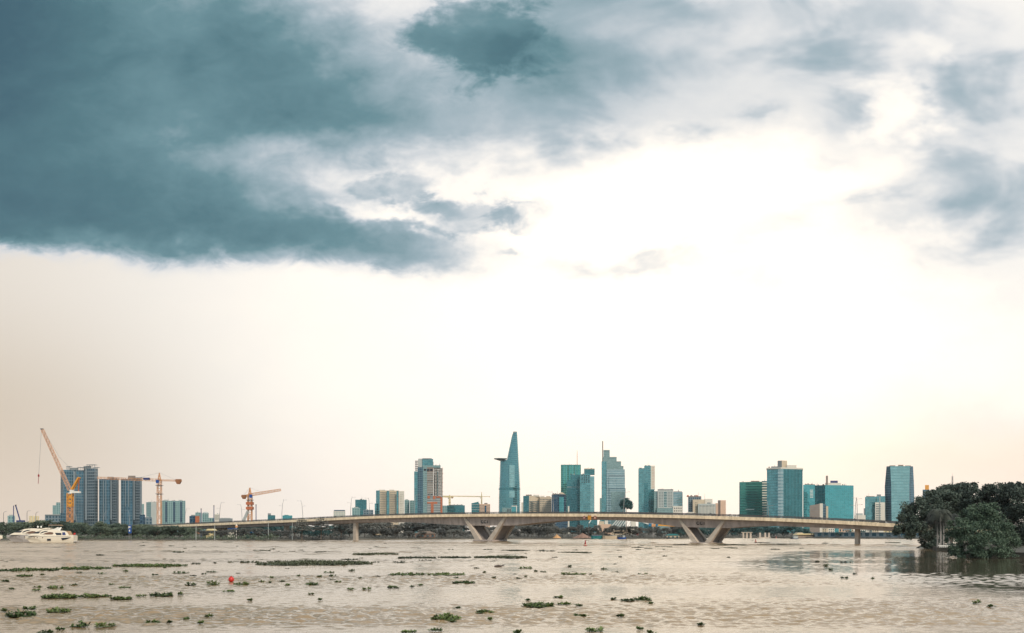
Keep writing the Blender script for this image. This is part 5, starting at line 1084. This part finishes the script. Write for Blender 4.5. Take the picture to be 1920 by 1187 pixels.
hut('pale yellow tin shack under the left bridge ramp', 386, 401, 991.5, 994.5, 1003, 545, M['tin'], M['tin'])
hut('long low cream roofed shed right of the yellow shack', 402, 420, 991, 994, 1001, 575, M['taupe'], M['beige'])
hut('white and blue roofed shed behind the bridge column', 422, 440, 988.5, 992, 1001, 600, M['offwhite'], M['blue'])
hut('bright blue roofed shed right of the striped navigation post', 461, 473, 996.5, 999, 1003, 560, M['teal'], mat('bright_blue_roof', (.02, .20, .42), .5))
hut('brown roofed jetty house at the water left of the left V pier', 778, 816, 996, 1000.5, 1009, 588, M['soil'], M['taupe'], 'jetty_house', 4)
hut('small pale roofed stall left of the brown jetty house', 699, 715, 1000.5, 1003, 1008, 580, M['grey'], M['beige'], 'stall', 2)
hut('low pale hut with a teal roof left of the right V pier', 1250, 1274, 1001, 1004, 1010, 615, M['beige'], M['teal'], 'shack', 3)
for lab, x0, x1, y, d, mm, wins in (('white house with square windows under the right bridge span', 1553, 1565, 985.5, 690, M['offwhite'], (3, 3)), ('small cream house left of the white house with square windows', 1541.5, 1550.5, 990.5, 688, M['beige'], (2, 2)),
        ('tall cream house just left of the single bridge column', 1596.5, 1601, 988, 690, M['beige'], (1, 3)), ('long off white house row right of the single bridge column', 1613, 1634, 989, 680, M['offwhite'], (5, 3)), ('beige house at the end of the off white house row', 1635, 1648, 990, 678, M['beige'], (3, 3)), ('yellowish stacked house by the big dark trees', 1657, 1672, 993, 668, M['tin'], (2, 3))):
    t = bthing('riverside_house', lab, (x0 + x1) / 2, d); blk(t, 'wall', x0, x1, y, d, mm, 9); windows(t, x0 + .5, x1 - .5, y + 1, 1000, wins[1], wins[0], d, M['win'], .4, .5); blk(t, 'parapet', x0 - .3, x1 + .3, y - .5, d - .3, M['palegrey'], 9.6, yb=y + .3)
hut('small house with an orange tiled roof right of the white house', 1573, 1584, 986.5, 989.5, 999, 695, M['pink'], M['tile'], 'riverside_house'); hut('small grey roofed house left of the single bridge column', 1584.5, 1594, 991.5, 994, 1000, 680, M['pink'], M['grey'], 'riverside_house')
t = bthing('quay_wall', 'long dark teal quay shed along the right far bank', 1600, 640, 'quay'); 
b = MB(); pts = [(X(a, shore_d(a) + 4), shore_d(a) + 4) for a in (1528, 1580, 1640, 1700, 1740)]; b.prism(pts + [(x, y + 9) for x, y in reversed(pts)], -.4, 3.6); b.build('shed_wall', GL['bluegrey'], t); b = MB(); b.prism([(x, y - .5) for x, y in pts] + [(x, y + 9.5) for x, y in reversed(pts)], 3.6, 4.0); b.build('roof', M['grey'], t)
t = bthing('floating_restaurant', 'cream floating pavilion with tiered roofs at the right far bank', 1509, 655, 'pavilion'); d = 655
blk(t, 'hull', 1490, 1527, 1006, d, M['taupe'], 8, yb=1009); blk(t, 'deck_house', 1496, 1526, 1002.5, d + 1, M['beige'], 6, yb=1006.2); windows(t, 1497, 1525, 1003.2, 1006, 1, 9, d + 1, M['brownglass'], .55, .6)
b = MB(); b.extr([(X(1493, d), Z(1002.6, d)), (X(1527, d), Z(1002.6, d)), (X(1525, d), Z(1000.6, d)), (X(1496, d), Z(1000.6, d))], d, d + 8); b.build('roof', M['tin'], t); b = MB(); b.extr([(X(1495, d), Z(1000.7, d)), (X(1508, d), Z(1000.7, d)), (X(1505, d), Z(998.6, d)), (X(1498, d), Z(998.6, d))], d + 1, d + 7); b.build('upper_roof', M['beige'], t)
def boat(lab, x0, x1, y0, y1, d, m, cab=None, name='river_boat', cat='boat'):
    t = thing(name, lab, cat, (X((x0 + x1) / 2, d), d, 0)); a, c, h = X(x0, d), X(x1, d), Z(y0, d); w = (c - a) * .14 + .8; L = c - a
    rings = [[(a + L * f, d - w * bw, h * sh), (a + L * f * (1 if f < .5 else 1) + (L * .05 * (1 - 2 * f)), d - w * bw * .7, -.3), (a + L * f + (L * .05 * (1 - 2 * f)), d + w * bw * .7, -.3), (a + L * f, d + w * bw, h * sh)] for f, bw, sh in ((0, .35, 1.1), (.15, .85, 1), (.5, 1, .9), (.85, .9, 1), (1, .5, 1.08))]
    b = MB(); b.loft(rings); b.build('hull', m, t)
    if cab: b = MB(); b.box(a + L * cab[0], a + L * cab[1], d - w * .6, d + w * .6, h * .85, h * .85 + cab[2]); b.build('cabin', cab[3], t); b = MB(); b.box(a + L * cab[0] - .2, a + L * cab[1] + .2, d - w * .7, d + w * .7, h * .85 + cab[2], h * .85 + cab[2] + .15); b.build('cabin_roof', M['palegrey'], t)
    return t
boat('dark teal barge moored beside the brown soil heap', 1108, 1129, 1004.5, 1010, 590, M['teal'], (.1, .9, .6, M['navy'])); boat('beige high sided barge between the teal barge and the blue boat', 1130, 1157, 1004.5, 1011, 588, M['beige'], (.7, .9, .3, M['beige']))
boat('small blue boat right of the beige barge', 1158, 1174, 1007.5, 1011, 588, M['blue'], (.6, .85, 1.2, M['palegrey'])); boat('dark launch with a pale cabin by the floating pavilion', 1482, 1497, 1009.5, 1012, 600, M['navy'], (.35, .9, 1.4, M['palegrey'])); boat('small white boat glimpsed right of the right V pier', 1346, 1354, 1006, 1008.5, 690, M['white'], (.3, .8, .9, M['white']))
def heap(lab, x0, x1, yt, d, m, seed):
    g = random.Random(seed); cx, r = X((x0 + x1) / 2, d), (X(x1, d) - X(x0, d)) / 2; h = Z(yt, d) - .6; b = MB(); rings = []
    ph = [g.uniform(0, 6.28) for _ in range(3)]
    for f in (1, .85, .65, .42, .2, .04):
        rings.append([(cx + r * f * math.cos(a) * (1 + .12 * math.sin(3 * a + ph[0])), d + r * .7 * f * math.sin(a), .5 + h * (1 - f) ** .9 * (1 + .1 * math.sin(2 * a + ph[1]))) for a in [2 * math.pi * k / 18 for k in range(18)]])
    b.loft(rings); b.build('sand_heap', m, label=lab, cat='heap', smooth=True, loc=(cx, d, .5))
heap('small cone of orange sand on the middle bank', 1036, 1052, 1001.5, 600, M['sand'], 1); heap('long heap of brown soil left of the teal barge', 1074, 1110, 999.5, 606, M['soil'], 2)
# cable stayed pylon and the yellow boom seen under the span
d = 900; t = thing('bridge_pylon', 'pale leaning bridge pylon with white stay cables seen below the main span', 'pylon', (X(1188, d), d, 1)); b = MB(); b.extr([(X(1184, d), .9), (X(1194, d), .9), (X(1191, d), Z(966, d)), (X(1183, d), Z(966, d))], d, d + 5); b.build('pylon_shaft', M['offwhite'], t)
for i in range(7): b = MB(); b.beam(P3(1141 + i * 5.6, 993.5, d), P3(1160 + i * 4.2, 972, d), .65); b.build('stay_cable', M['white'], t)
for i in range(3): b = MB(); b.beam(P3(1196 + i * 9, 976 + i * 2, d), P3(1216 + i * 9, 983 + i, d), .6); b.build('stay_cable', M['white'], t)
b = MB(); b.box(X(1140, d), X(1195, d), d + 1, d + 4, Z(994.2, d), Z(992.6, d)); b.build('deck', M['offwhite'], t)
t = simple('site_shed', 'cream and pink construction site sheds left of the pale pylon', 1122, 1146, 983, 930, M['pink'], clutter=0, steps=((1123, 1133, 977.5, 'container', M['beige']), (1134, 1140, 976, 'container', M['offwhite'])))
simple('site_shed', 'low pale wall of site sheds behind the stay cables', 1146, 1183, 988, 960, M['beige'], clutter=0); simple('site_shed', 'small dark red container right of the pale pylon', 1194, 1203, 991, 880, M['darkred'], clutter=0, steps=((1195, 1202, 990.5, 'roof', M['rust']),))
d = 640; t = thing('lattice_boom', 'yellow and blue crane boom lying level below the main span', 'crane', (X(1243, d), d, 6)); b = MB(); b.extr([(X(1233, d), Z(986, d)), (X(1266, d), Z(987.3, d)), (X(1267, d), Z(985.6, d)), (X(1236, d), Z(982.5, d))], d, d + 1.2); b.build('boom', M['yellow'], t)
b = MB(); b.box(X(1222, d), X(1229, d), d - .2, d + 1.4, Z(987.5, d), Z(982.5, d)); b.build('boom_foot', M['orange'], t); b = MB(); b.box(X(1216.5, d), X(1222, d), d, d + 1.3, Z(987, d), Z(981.5, d)); b.box(X(1229, d), X(1233.5, d), d, d + 1.3, Z(986.5, d), Z(983, d)); b.build('blue_section', mat('crane_blue', (.01, .16, .32), .5), t)
b = MB(); b.beam((X(1225, d), d + .6, .9), (X(1225, d), d + .6, Z(987, d)), .8); b.beam((X(1255, d), d + .6, .9), (X(1255, d), d + .6, Z(987, d)), .6); b.build('support', M['steel'], t)
t = thing('leaning_pole', 'short white pole leaning out below the yellow board of the bridge', 'pole', P3(1104, 981, 560)); d = 560; b = MB(); b.beam((X(1104, d), d, .9), P3(1104.2, 981, d), .3); b.build('stand', M['rail'], t); b = MB(); b.beam(P3(1104.2, 981, d), P3(1108.6, 974.6, d), .45); b.build('arm', M['white'], t)
# concrete pile bents on the right bank
for x0, xs, lab in ((1385, (1387, 1393.5, 1400.5), 'pale concrete bent with three columns right of the right V pier'), (1417, (1418, 1427.5, 1434.5), 'three bare concrete piles standing at the far bank below the green block')):
    d = 700; t = thing('pile_bent', lab, 'piles', (X(x0 + 8, d), d - 8, 0))
    for x in xs: b = MB(); b.box(X(x, d), X(x + 3, d), d - 9, d - 7.5, -.5, Z(998.8, d)); b.build('pile', M['concrete'], t)
    b = MB()
    if x0 == 1385: b.box(X(x0, d), X(1405, d), d - 9.3, d - 7.2, Z(998.8, d), Z(997.6, d))
    else: b.box(X(x0 - 1, d), X(1439, d), d - 10, d - 6, -.3, .5)
    b.build('cap_beam', M['concrete'], t)
d = 96.5; t = thing('ball_float', 'round red ball float beside a hyacinth clump on the left', 'float', (X(433.5, d), d, 0)); b = MB(); r = .28; b.lathe([(.01, -r)] + [(r * math.sin(a), -r * math.cos(a)) for a in [math.pi * k / 10 for k in range(1, 10)]] + [(.01, r)], 18, (X(433.5, d), d, .27)); b.build('ball', M['red'], t, smooth=True, weld=True); b = MB(); b.lathe([(.07, 0), (.07, .06), (.03, .1)], 8, (X(433.5, d), d, .27 + r - .02)); b.build('lug', M['darkred'], t)
def buoy(lab, px, d, s):
    t = thing('channel_buoy', lab, 'buoy', (X(px, d), d, 0)); x = X(px, d); b = MB(); b.lathe([(.2 * s, -.3), (.62 * s, -.2), (.62 * s, .28 * s), (.42 * s, .45 * s), (.1 * s, .5 * s)], 14, (x, d, 0)); b.build('float_body', M['darkred'], t)
    b = MB(); b.lathe([(.5 * s, .38 * s), (.42 * s, .62 * s), (.24 * s, .66 * s)], 12, (x, d, 0)); b.build('collar', M['pink'], t)
    b = MB(); b.lathe([(.3 * s, .62 * s), (.16 * s, 1.6 * s), (.22 * s, 1.62 * s), (.2 * s, 1.85 * s), (.02, 1.95 * s)], 10, (x, d, 0)); b.build('tower', M['darkred'], t); b = MB(); b.tube([(x, d, 1.9 * s), (x, d, 2.25 * s)], .05 * s, 6); b.build('lantern', M['offwhite'], t)
buoy('red channel buoy with a tapered tower in front of the main span', 1097.5, 318, 1.0); buoy('distant red channel buoy right of the right V pier', 1417, 430, .75); buoy('distant red buoy close under the far bank below the fin clad tower', 1455.5, 640, .8)
t = thing('drift_log', 'dark drifting log in the middle of the river', 'log', (X(936, 138), 138, 0)); d = 138; b = MB(); b.tube([(X(927.5, d), d, .05), (X(934, d), d + .2, .1), (X(944, d), d + .5, .02)], [.12, .17, .08], 8); b.build('stem', M['log'], t); b = MB(); b.beam((X(938, d), d, .1), (X(946, d), d - .3, .3), .06); b.build('branch', M['log'], t)

# ------------------------------------------------------------------ water hyacinth
def clump_verts(w, dp, h, n, g, leaf=.16):
    """rosettes of spoon shaped leaves on stalks over a flat floating base"""
    vs = []
    for _ in range(n):
        a = g.uniform(0, 6.28); r = math.sqrt(g.random()); x, y = w / 2 * r * math.cos(a), dp / 2 * r * math.sin(a)
        hh = h * (1 - .5 * r) * g.uniform(.3, 1.1)
        for k in range(7):
            b_ = g.uniform(0, 6.28); ln = hh * g.uniform(.5, 1.0); tx, ty = x + ln * .5 * math.cos(b_), y + ln * .5 * math.sin(b_); dirv = Vector((math.cos(b_), math.sin(b_), 0)); sd_ = Vector((-dirv.y, dirv.x, 0))
            p0, p1 = Vector((x, y, 0)), Vector((tx, ty, ln)); s = leaf * g.uniform(.6, 1.25)
            vs += [p0 - sd_ * .012, p0 + sd_ * .012, p1 + sd_ * .01, p1 - sd_ * .01]
            up = (dirv * g.uniform(.2, .9) + Vector((0, 0, g.uniform(.1, .9)))).normalized()
            vs += [p1, p1 + up * s * .55 + sd_ * s * .5, p1 + up * s * 1.1, p1 + up * s * .55 - sd_ * s * .5]
        for k in range(4):
            b_ = g.uniform(0, 6.28); r2 = g.uniform(.05, .22); c = Vector((x + r2 * math.cos(b_), y + r2 * math.sin(b_), g.uniform(.03, .12))); s = leaf * g.uniform(.7, 1.3)
            d1 = Vector((math.cos(b_), math.sin(b_), g.uniform(0, .5))); d2 = Vector((-math.sin(b_), math.cos(b_), g.uniform(-.2, .2)))
            vs += [c - d1 * s * .6, c + d2 * s * .5, c + d1 * s * .6, c - d2 * s * .5]
    # the floating raft of stems that holds the plants together
    m = 14; ring = [(w / 2 * (.86 + .22 * g.random()) * math.cos(6.283 * k / m), dp / 2 * (.85 + .25 * g.random()) * math.sin(6.283 * k / m)) for k in range(m)]
    for k in range(0, m // 2 - 1):
        p = [ring[k], ring[k + 1], ring[m - 2 - k], ring[m - 1 - k]]; vs += [Vector((q[0], q[1], .05)) for q in p]
    return np.array([tuple(v) for v in vs])
# (left, right, waterline row, height px, label or None)
HY_BIG = [(-6, 108, 1070, 8, 'long strip of hyacinth reaching in from the left edge of the river'), (105, 206, 1067, 8, 'long hyacinth strip between the left edge strip and the strip with a round head'), (212, 352, 1061.5, 8, 'long thin hyacinth strip with a round dark head at its left end'),
 (450, 486, 1055, 6, 'small tail of hyacinth at the left of the largest mat'), (480, 700, 1058, 15, 'largest dark hyacinth mat in the left middle of the river'), (662, 748, 1040, 7, 'narrow hyacinth strip rising behind the largest mat'), (744, 818, 1047, 7, 'narrow hyacinth strip right of the largest mat'), (822, 884, 1046, 5, 'thin hyacinth strip between the two middle mats'), (888, 990, 1046, 8, 'dark hyacinth mat below the left V pier'),
 (726, 800, 1078, 8, 'hyacinth strip in mid river, left half of a pair'), (800, 873, 1078, 9, 'hyacinth strip in mid river, right half of a pair'), (848, 891, 1094, 6, 'short flat hyacinth strip below the mid river pair'), (735, 762, 1055, 5, 'small dark hyacinth patch under the narrow strip'), (806, 866, 1163, 18, 'tall bushy hyacinth clump at the bottom, largest of the front ones'), (889, 926, 1150, 11, 'round hyacinth clump up and right of the tall bushy one'),
 (981, 1041, 1138, 12, 'long hyacinth clump with a raised right end near the bottom middle'), (1188, 1225, 1126, 10, 'round hyacinth clump in the right middle of the river'), (1163, 1190, 1127, 6, 'low hyacinth tuft left of the round right middle clump'), (1098, 1132, 1184, 10, 'hyacinth clump at the bottom edge right of centre'), (12, 68, 1156, 19, 'bushy hyacinth clump near the lower left corner'), (44, 68, 1142, 7, 'small hyacinth tuft behind the lower left clump'), (88, 131, 1148, 12, 'leafy hyacinth clump right of the lower left clump'),
 (131, 165, 1176, 15, 'upright hyacinth clump at the lower left with a tall stalk, left of its neighbour'), (178, 212, 1176, 14, 'upright hyacinth clump at the lower left, right of its neighbour'), (72, 98, 1188, 8, 'hyacinth clump cut by the bottom edge at the left'), (79, 146, 1121, 11, 'long bushy hyacinth row at the left, first of three in line'), (147, 186, 1120, 10, 'yellowish hyacinth row at the left, second of three in line'), (208, 250, 1124, 8, 'yellow flecked hyacinth row at the left, third of three in line'), (185, 210, 1119, 5, 'thin tuft joining the second and third hyacinth rows'),
 (283, 323, 1118, 12, 'hyacinth clump with a raised left top right of the three rows'), (255, 273, 1119, 7, 'small hyacinth tuft between the three rows and the raised clump'), (333, 345, 1116, 7, 'small round hyacinth tuft right of the raised clump'), (348, 368, 1098, 9, 'twin peaked hyacinth tuft left of the red ball'), (389, 411, 1097, 14, 'tall round hyacinth clump just left of the red ball'), (437, 466, 1097, 10, 'round hyacinth clump touching the right of the red ball'), (90, 118, 1104, 9, 'round hyacinth clump above the three rows at the left'), (322, 353, 1075, 8, 'low hyacinth clump under the long thin strip'), (385, 411, 1073, 5, 'flat hyacinth clump right of the low one under the long strip'),
 (570, 597, 1097, 8, 'domed hyacinth clump right of the red ball, by the largest mat'), (322, 346, 1036, 6, 'smooth oval hyacinth island far left of the largest mat'), (590, 624, 1036, 4, 'thin far hyacinth island above the largest mat'), (475, 508, 1033, 3, 'thin far hyacinth streak left of the far island'), (273, 299, 1169, 9, 'dark hyacinth clump at the bottom left beyond the upright pair'), (1825, 1841, 1132, 8, 'hyacinth tuft alone in the right part of the river'), (1575, 1592, 1085, 6, 'hyacinth tuft in the right middle below the tree reflections'),
 (971, 1000, 1066, 6, 'hyacinth patch right of the drifting log'), (1050, 1100, 1077, 7, 'hyacinth patch with a peak in mid river, right of the log'), (808, 828, 1184, 9, 'small bushy clump at the bottom edge left of centre'), (960, 975, 1189, 11, 'upright hyacinth tuft cut by the bottom edge in the middle'), (1075, 1101, 1156, 7, 'low hyacinth clump right of the long clump near the bottom'), (680, 698, 1106, 7, 'round hyacinth tuft below the mid river pair'), (650, 666, 1106, 6, 'round hyacinth tuft left of a similar one below the mid river pair'), (725, 748, 1103, 6, 'feathery hyacinth tuft right of the two round ones')]
HY_SMALL = [(0, 18, 1091, 5), (18, 26, 1105, 4), (60, 78, 1108, 4), (65, 80, 1102, 4), (130, 146, 1098, 4), (222, 243, 1103, 4), (204, 214, 1097, 4), (30, 60, 1081, 5), (74, 84, 1078, 3), (140, 156, 1074, 3), (182, 200, 1076, 6), (232, 240, 1072, 3), (285, 295, 1079, 4), (305, 313, 1065, 3), (378, 386, 1077, 3), (418, 441, 1110, 4), (464, 471, 1127, 6), (577, 588, 1115, 4), (596, 602, 1126, 5), (485, 495, 1092, 4), (500, 510, 1093, 3), (524, 534, 1091, 4), (533, 543, 1098, 6),
 (504, 518, 1084, 5), (550, 562, 1081, 5), (594, 606, 1082, 4), (606, 628, 1074, 6), (617, 631, 1081, 5), (626, 640, 1092, 4), (343, 355, 1163, 4), (314, 320, 1169, 3), (385, 399, 1157, 3), (373, 379, 1170, 4), (105, 118, 1182, 6), (0, 14, 1147, 6), (262, 270, 1018, 2), (315, 326, 1024, 3), (360, 368, 1025, 2), (415, 438, 1017, 2), (440, 448, 1025, 2), (540, 556, 1035, 4), (566, 578, 1035, 3), (427, 442, 1055, 3), (360, 376, 1058, 3), (400, 410, 1056, 2), (640, 672, 1050, 4), (642, 690, 1056, 4),
 (700, 712, 1055, 3), (785, 812, 1052, 3), (780, 790, 1028, 3), (840, 850, 1031, 3), (770, 778, 1101, 3), (785, 792, 1098, 3), (850, 861, 1142, 4), (750, 778, 1187, 6), (845, 850, 1168, 5), (915, 921, 1163, 5), (985, 992, 1127, 3), (1036, 1056, 1121, 5), (1045, 1076, 1134, 3), (1078, 1094, 1137, 3), (1146, 1158, 1125, 4), (1158, 1170, 1157, 8), (1218, 1226, 1133, 3), (1195, 1208, 1181, 7), (1214, 1224, 1188, 4), (1848, 1863, 1138, 4), (1528, 1536, 1054, 3), (1544, 1554, 1061, 4), (1574, 1594, 1055, 3),
 (1554, 1560, 1069, 4), (1600, 1606, 1077, 3), (1634, 1640, 1086, 3), (1310, 1316, 1173, 3), (1414, 1444, 1018, 2), (1442, 1462, 1031, 3), (1498, 1510, 1029, 2), (1362, 1370, 1046, 3), (1126, 1142, 1068, 3), (1195, 1216, 1077, 3), (1062, 1074, 1063, 4), (1000, 1007, 1072, 3), (1010, 1026, 1073, 3), (1105, 1110, 1078, 4), (968, 980, 1086, 4), (983, 988, 1082, 4), (924, 930, 1084, 3), (905, 912, 1074, 3), (1045, 1110, 1037, 4), (1000, 1042, 1034, 3), (940, 994, 1033, 3), (1160, 1184, 1025, 3), (1184, 1206, 1027, 3),
 (1208, 1226, 1029, 3), (1228, 1260, 1026, 3), (1240, 1246, 1031, 3), (1262, 1290, 1022, 2), (1330, 1350, 1029, 3), (1352, 1385, 1028, 2), (1276, 1300, 1021, 2), (1345, 1400, 1022, 2), (1420, 1500, 1021, 2), (1540, 1556, 1019, 2), (1240, 1250, 1043, 2), (1160, 1166, 1045, 2), (1660, 1690, 1018, 2), (700, 712, 1026, 2), (905, 925, 1031, 2), (655, 665, 1071, 5), (672, 680, 1085, 3), (850, 858, 1084, 3), (560, 568, 1032, 2)]
GH = random.Random(9)
def place(px0, px1, row, hp, lab, grp, name, far):
    d = F * CAMZ / (row - HY); k = d / F; w = (px1 - px0) * k
    rowspan = max(1.0, hp * .35); dd = min(w * .8, rowspan * d * d / (F * CAMZ) + .25); h = max(.12, hp * k * (.72 if d < 110 else .5))
    n = int(min(520, max(5, w * max(.6, dd) * (14 if d < 110 else 3.2))))
    v = clump_verts(w, dd, min(h, .75), n, GH, .14 if d < 120 else .19)
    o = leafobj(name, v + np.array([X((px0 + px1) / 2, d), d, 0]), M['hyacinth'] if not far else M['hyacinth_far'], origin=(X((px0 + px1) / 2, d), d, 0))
    return tag(o, lab, 'water plant', grp)
for a, b_, r, h, lab in HY_BIG: place(a, b_, r, h, lab, 'hyacinth mats and clumps', 'water_hyacinth', r < 1060)
for a, b_, r, h in HY_SMALL:
    if r >= 1085: lab, grp = 'small loose tuft of water hyacinth floating in the near half of the river', 'loose tufts in the near half'
    elif r >= 1040: lab, grp = 'small loose tuft of water hyacinth drifting in the middle distance of the river', 'loose tufts in the middle distance'
    else: lab, grp = 'thin dark streak of drifting hyacinth far out near the bridge', 'far drifting streaks'
    place(a, b_, r, h, lab, grp, 'hyacinth_tuft', r < 1060)
SP = [clump_verts(1.0, .8, .3, 7, GH, .2) for _ in range(4)]; SPM = [leafmesh('hyacinth_tuft', v, M['hyacinth_far']) for v in SP]
for i in range(85):
    row_ = 1013.5 + 75 * GH.random() ** 1.7; px = GH.uniform(0, 1560 if row_ < 1030 else 1250); d = F * CAMZ / (row_ - HY)
    if d > shore_d(px) - 8: continue
    o = bpy.data.objects.new('hyacinth_tuft', SPM[i % 4]); COL.objects.link(o); o.location = (X(px, d), d, 0); s = GH.uniform(.25, .95) * (1.3 if d > 200 else .7); o.scale = (s * 1.6, s, s * .7)
    tag(o, 'tiny dark speck of drifting water hyacinth scattered over the far river', 'water plant', 'tiny drifting specks')

# ------------------------------------------------------------------ the thin hazy air between here and the city
mb = MB(); mb.box(-1900, 1900, -60, 2950, -1.6, 275)
hz = bpy.data.materials.new('haze_air'); hz.use_nodes = True; nt = hz.node_tree; nt.nodes.clear()
vo = nt.nodes.new('ShaderNodeVolumePrincipled'); ho = nt.nodes.new('ShaderNodeOutputMaterial'); nt.links.new(vo.outputs[0], ho.inputs['Volume'])
vo.inputs['Color'].default_value = (.90, .92, .92, 1); vo.inputs['Density'].default_value = .00003
tag(mb.build('haze', hz), kind='stuff')
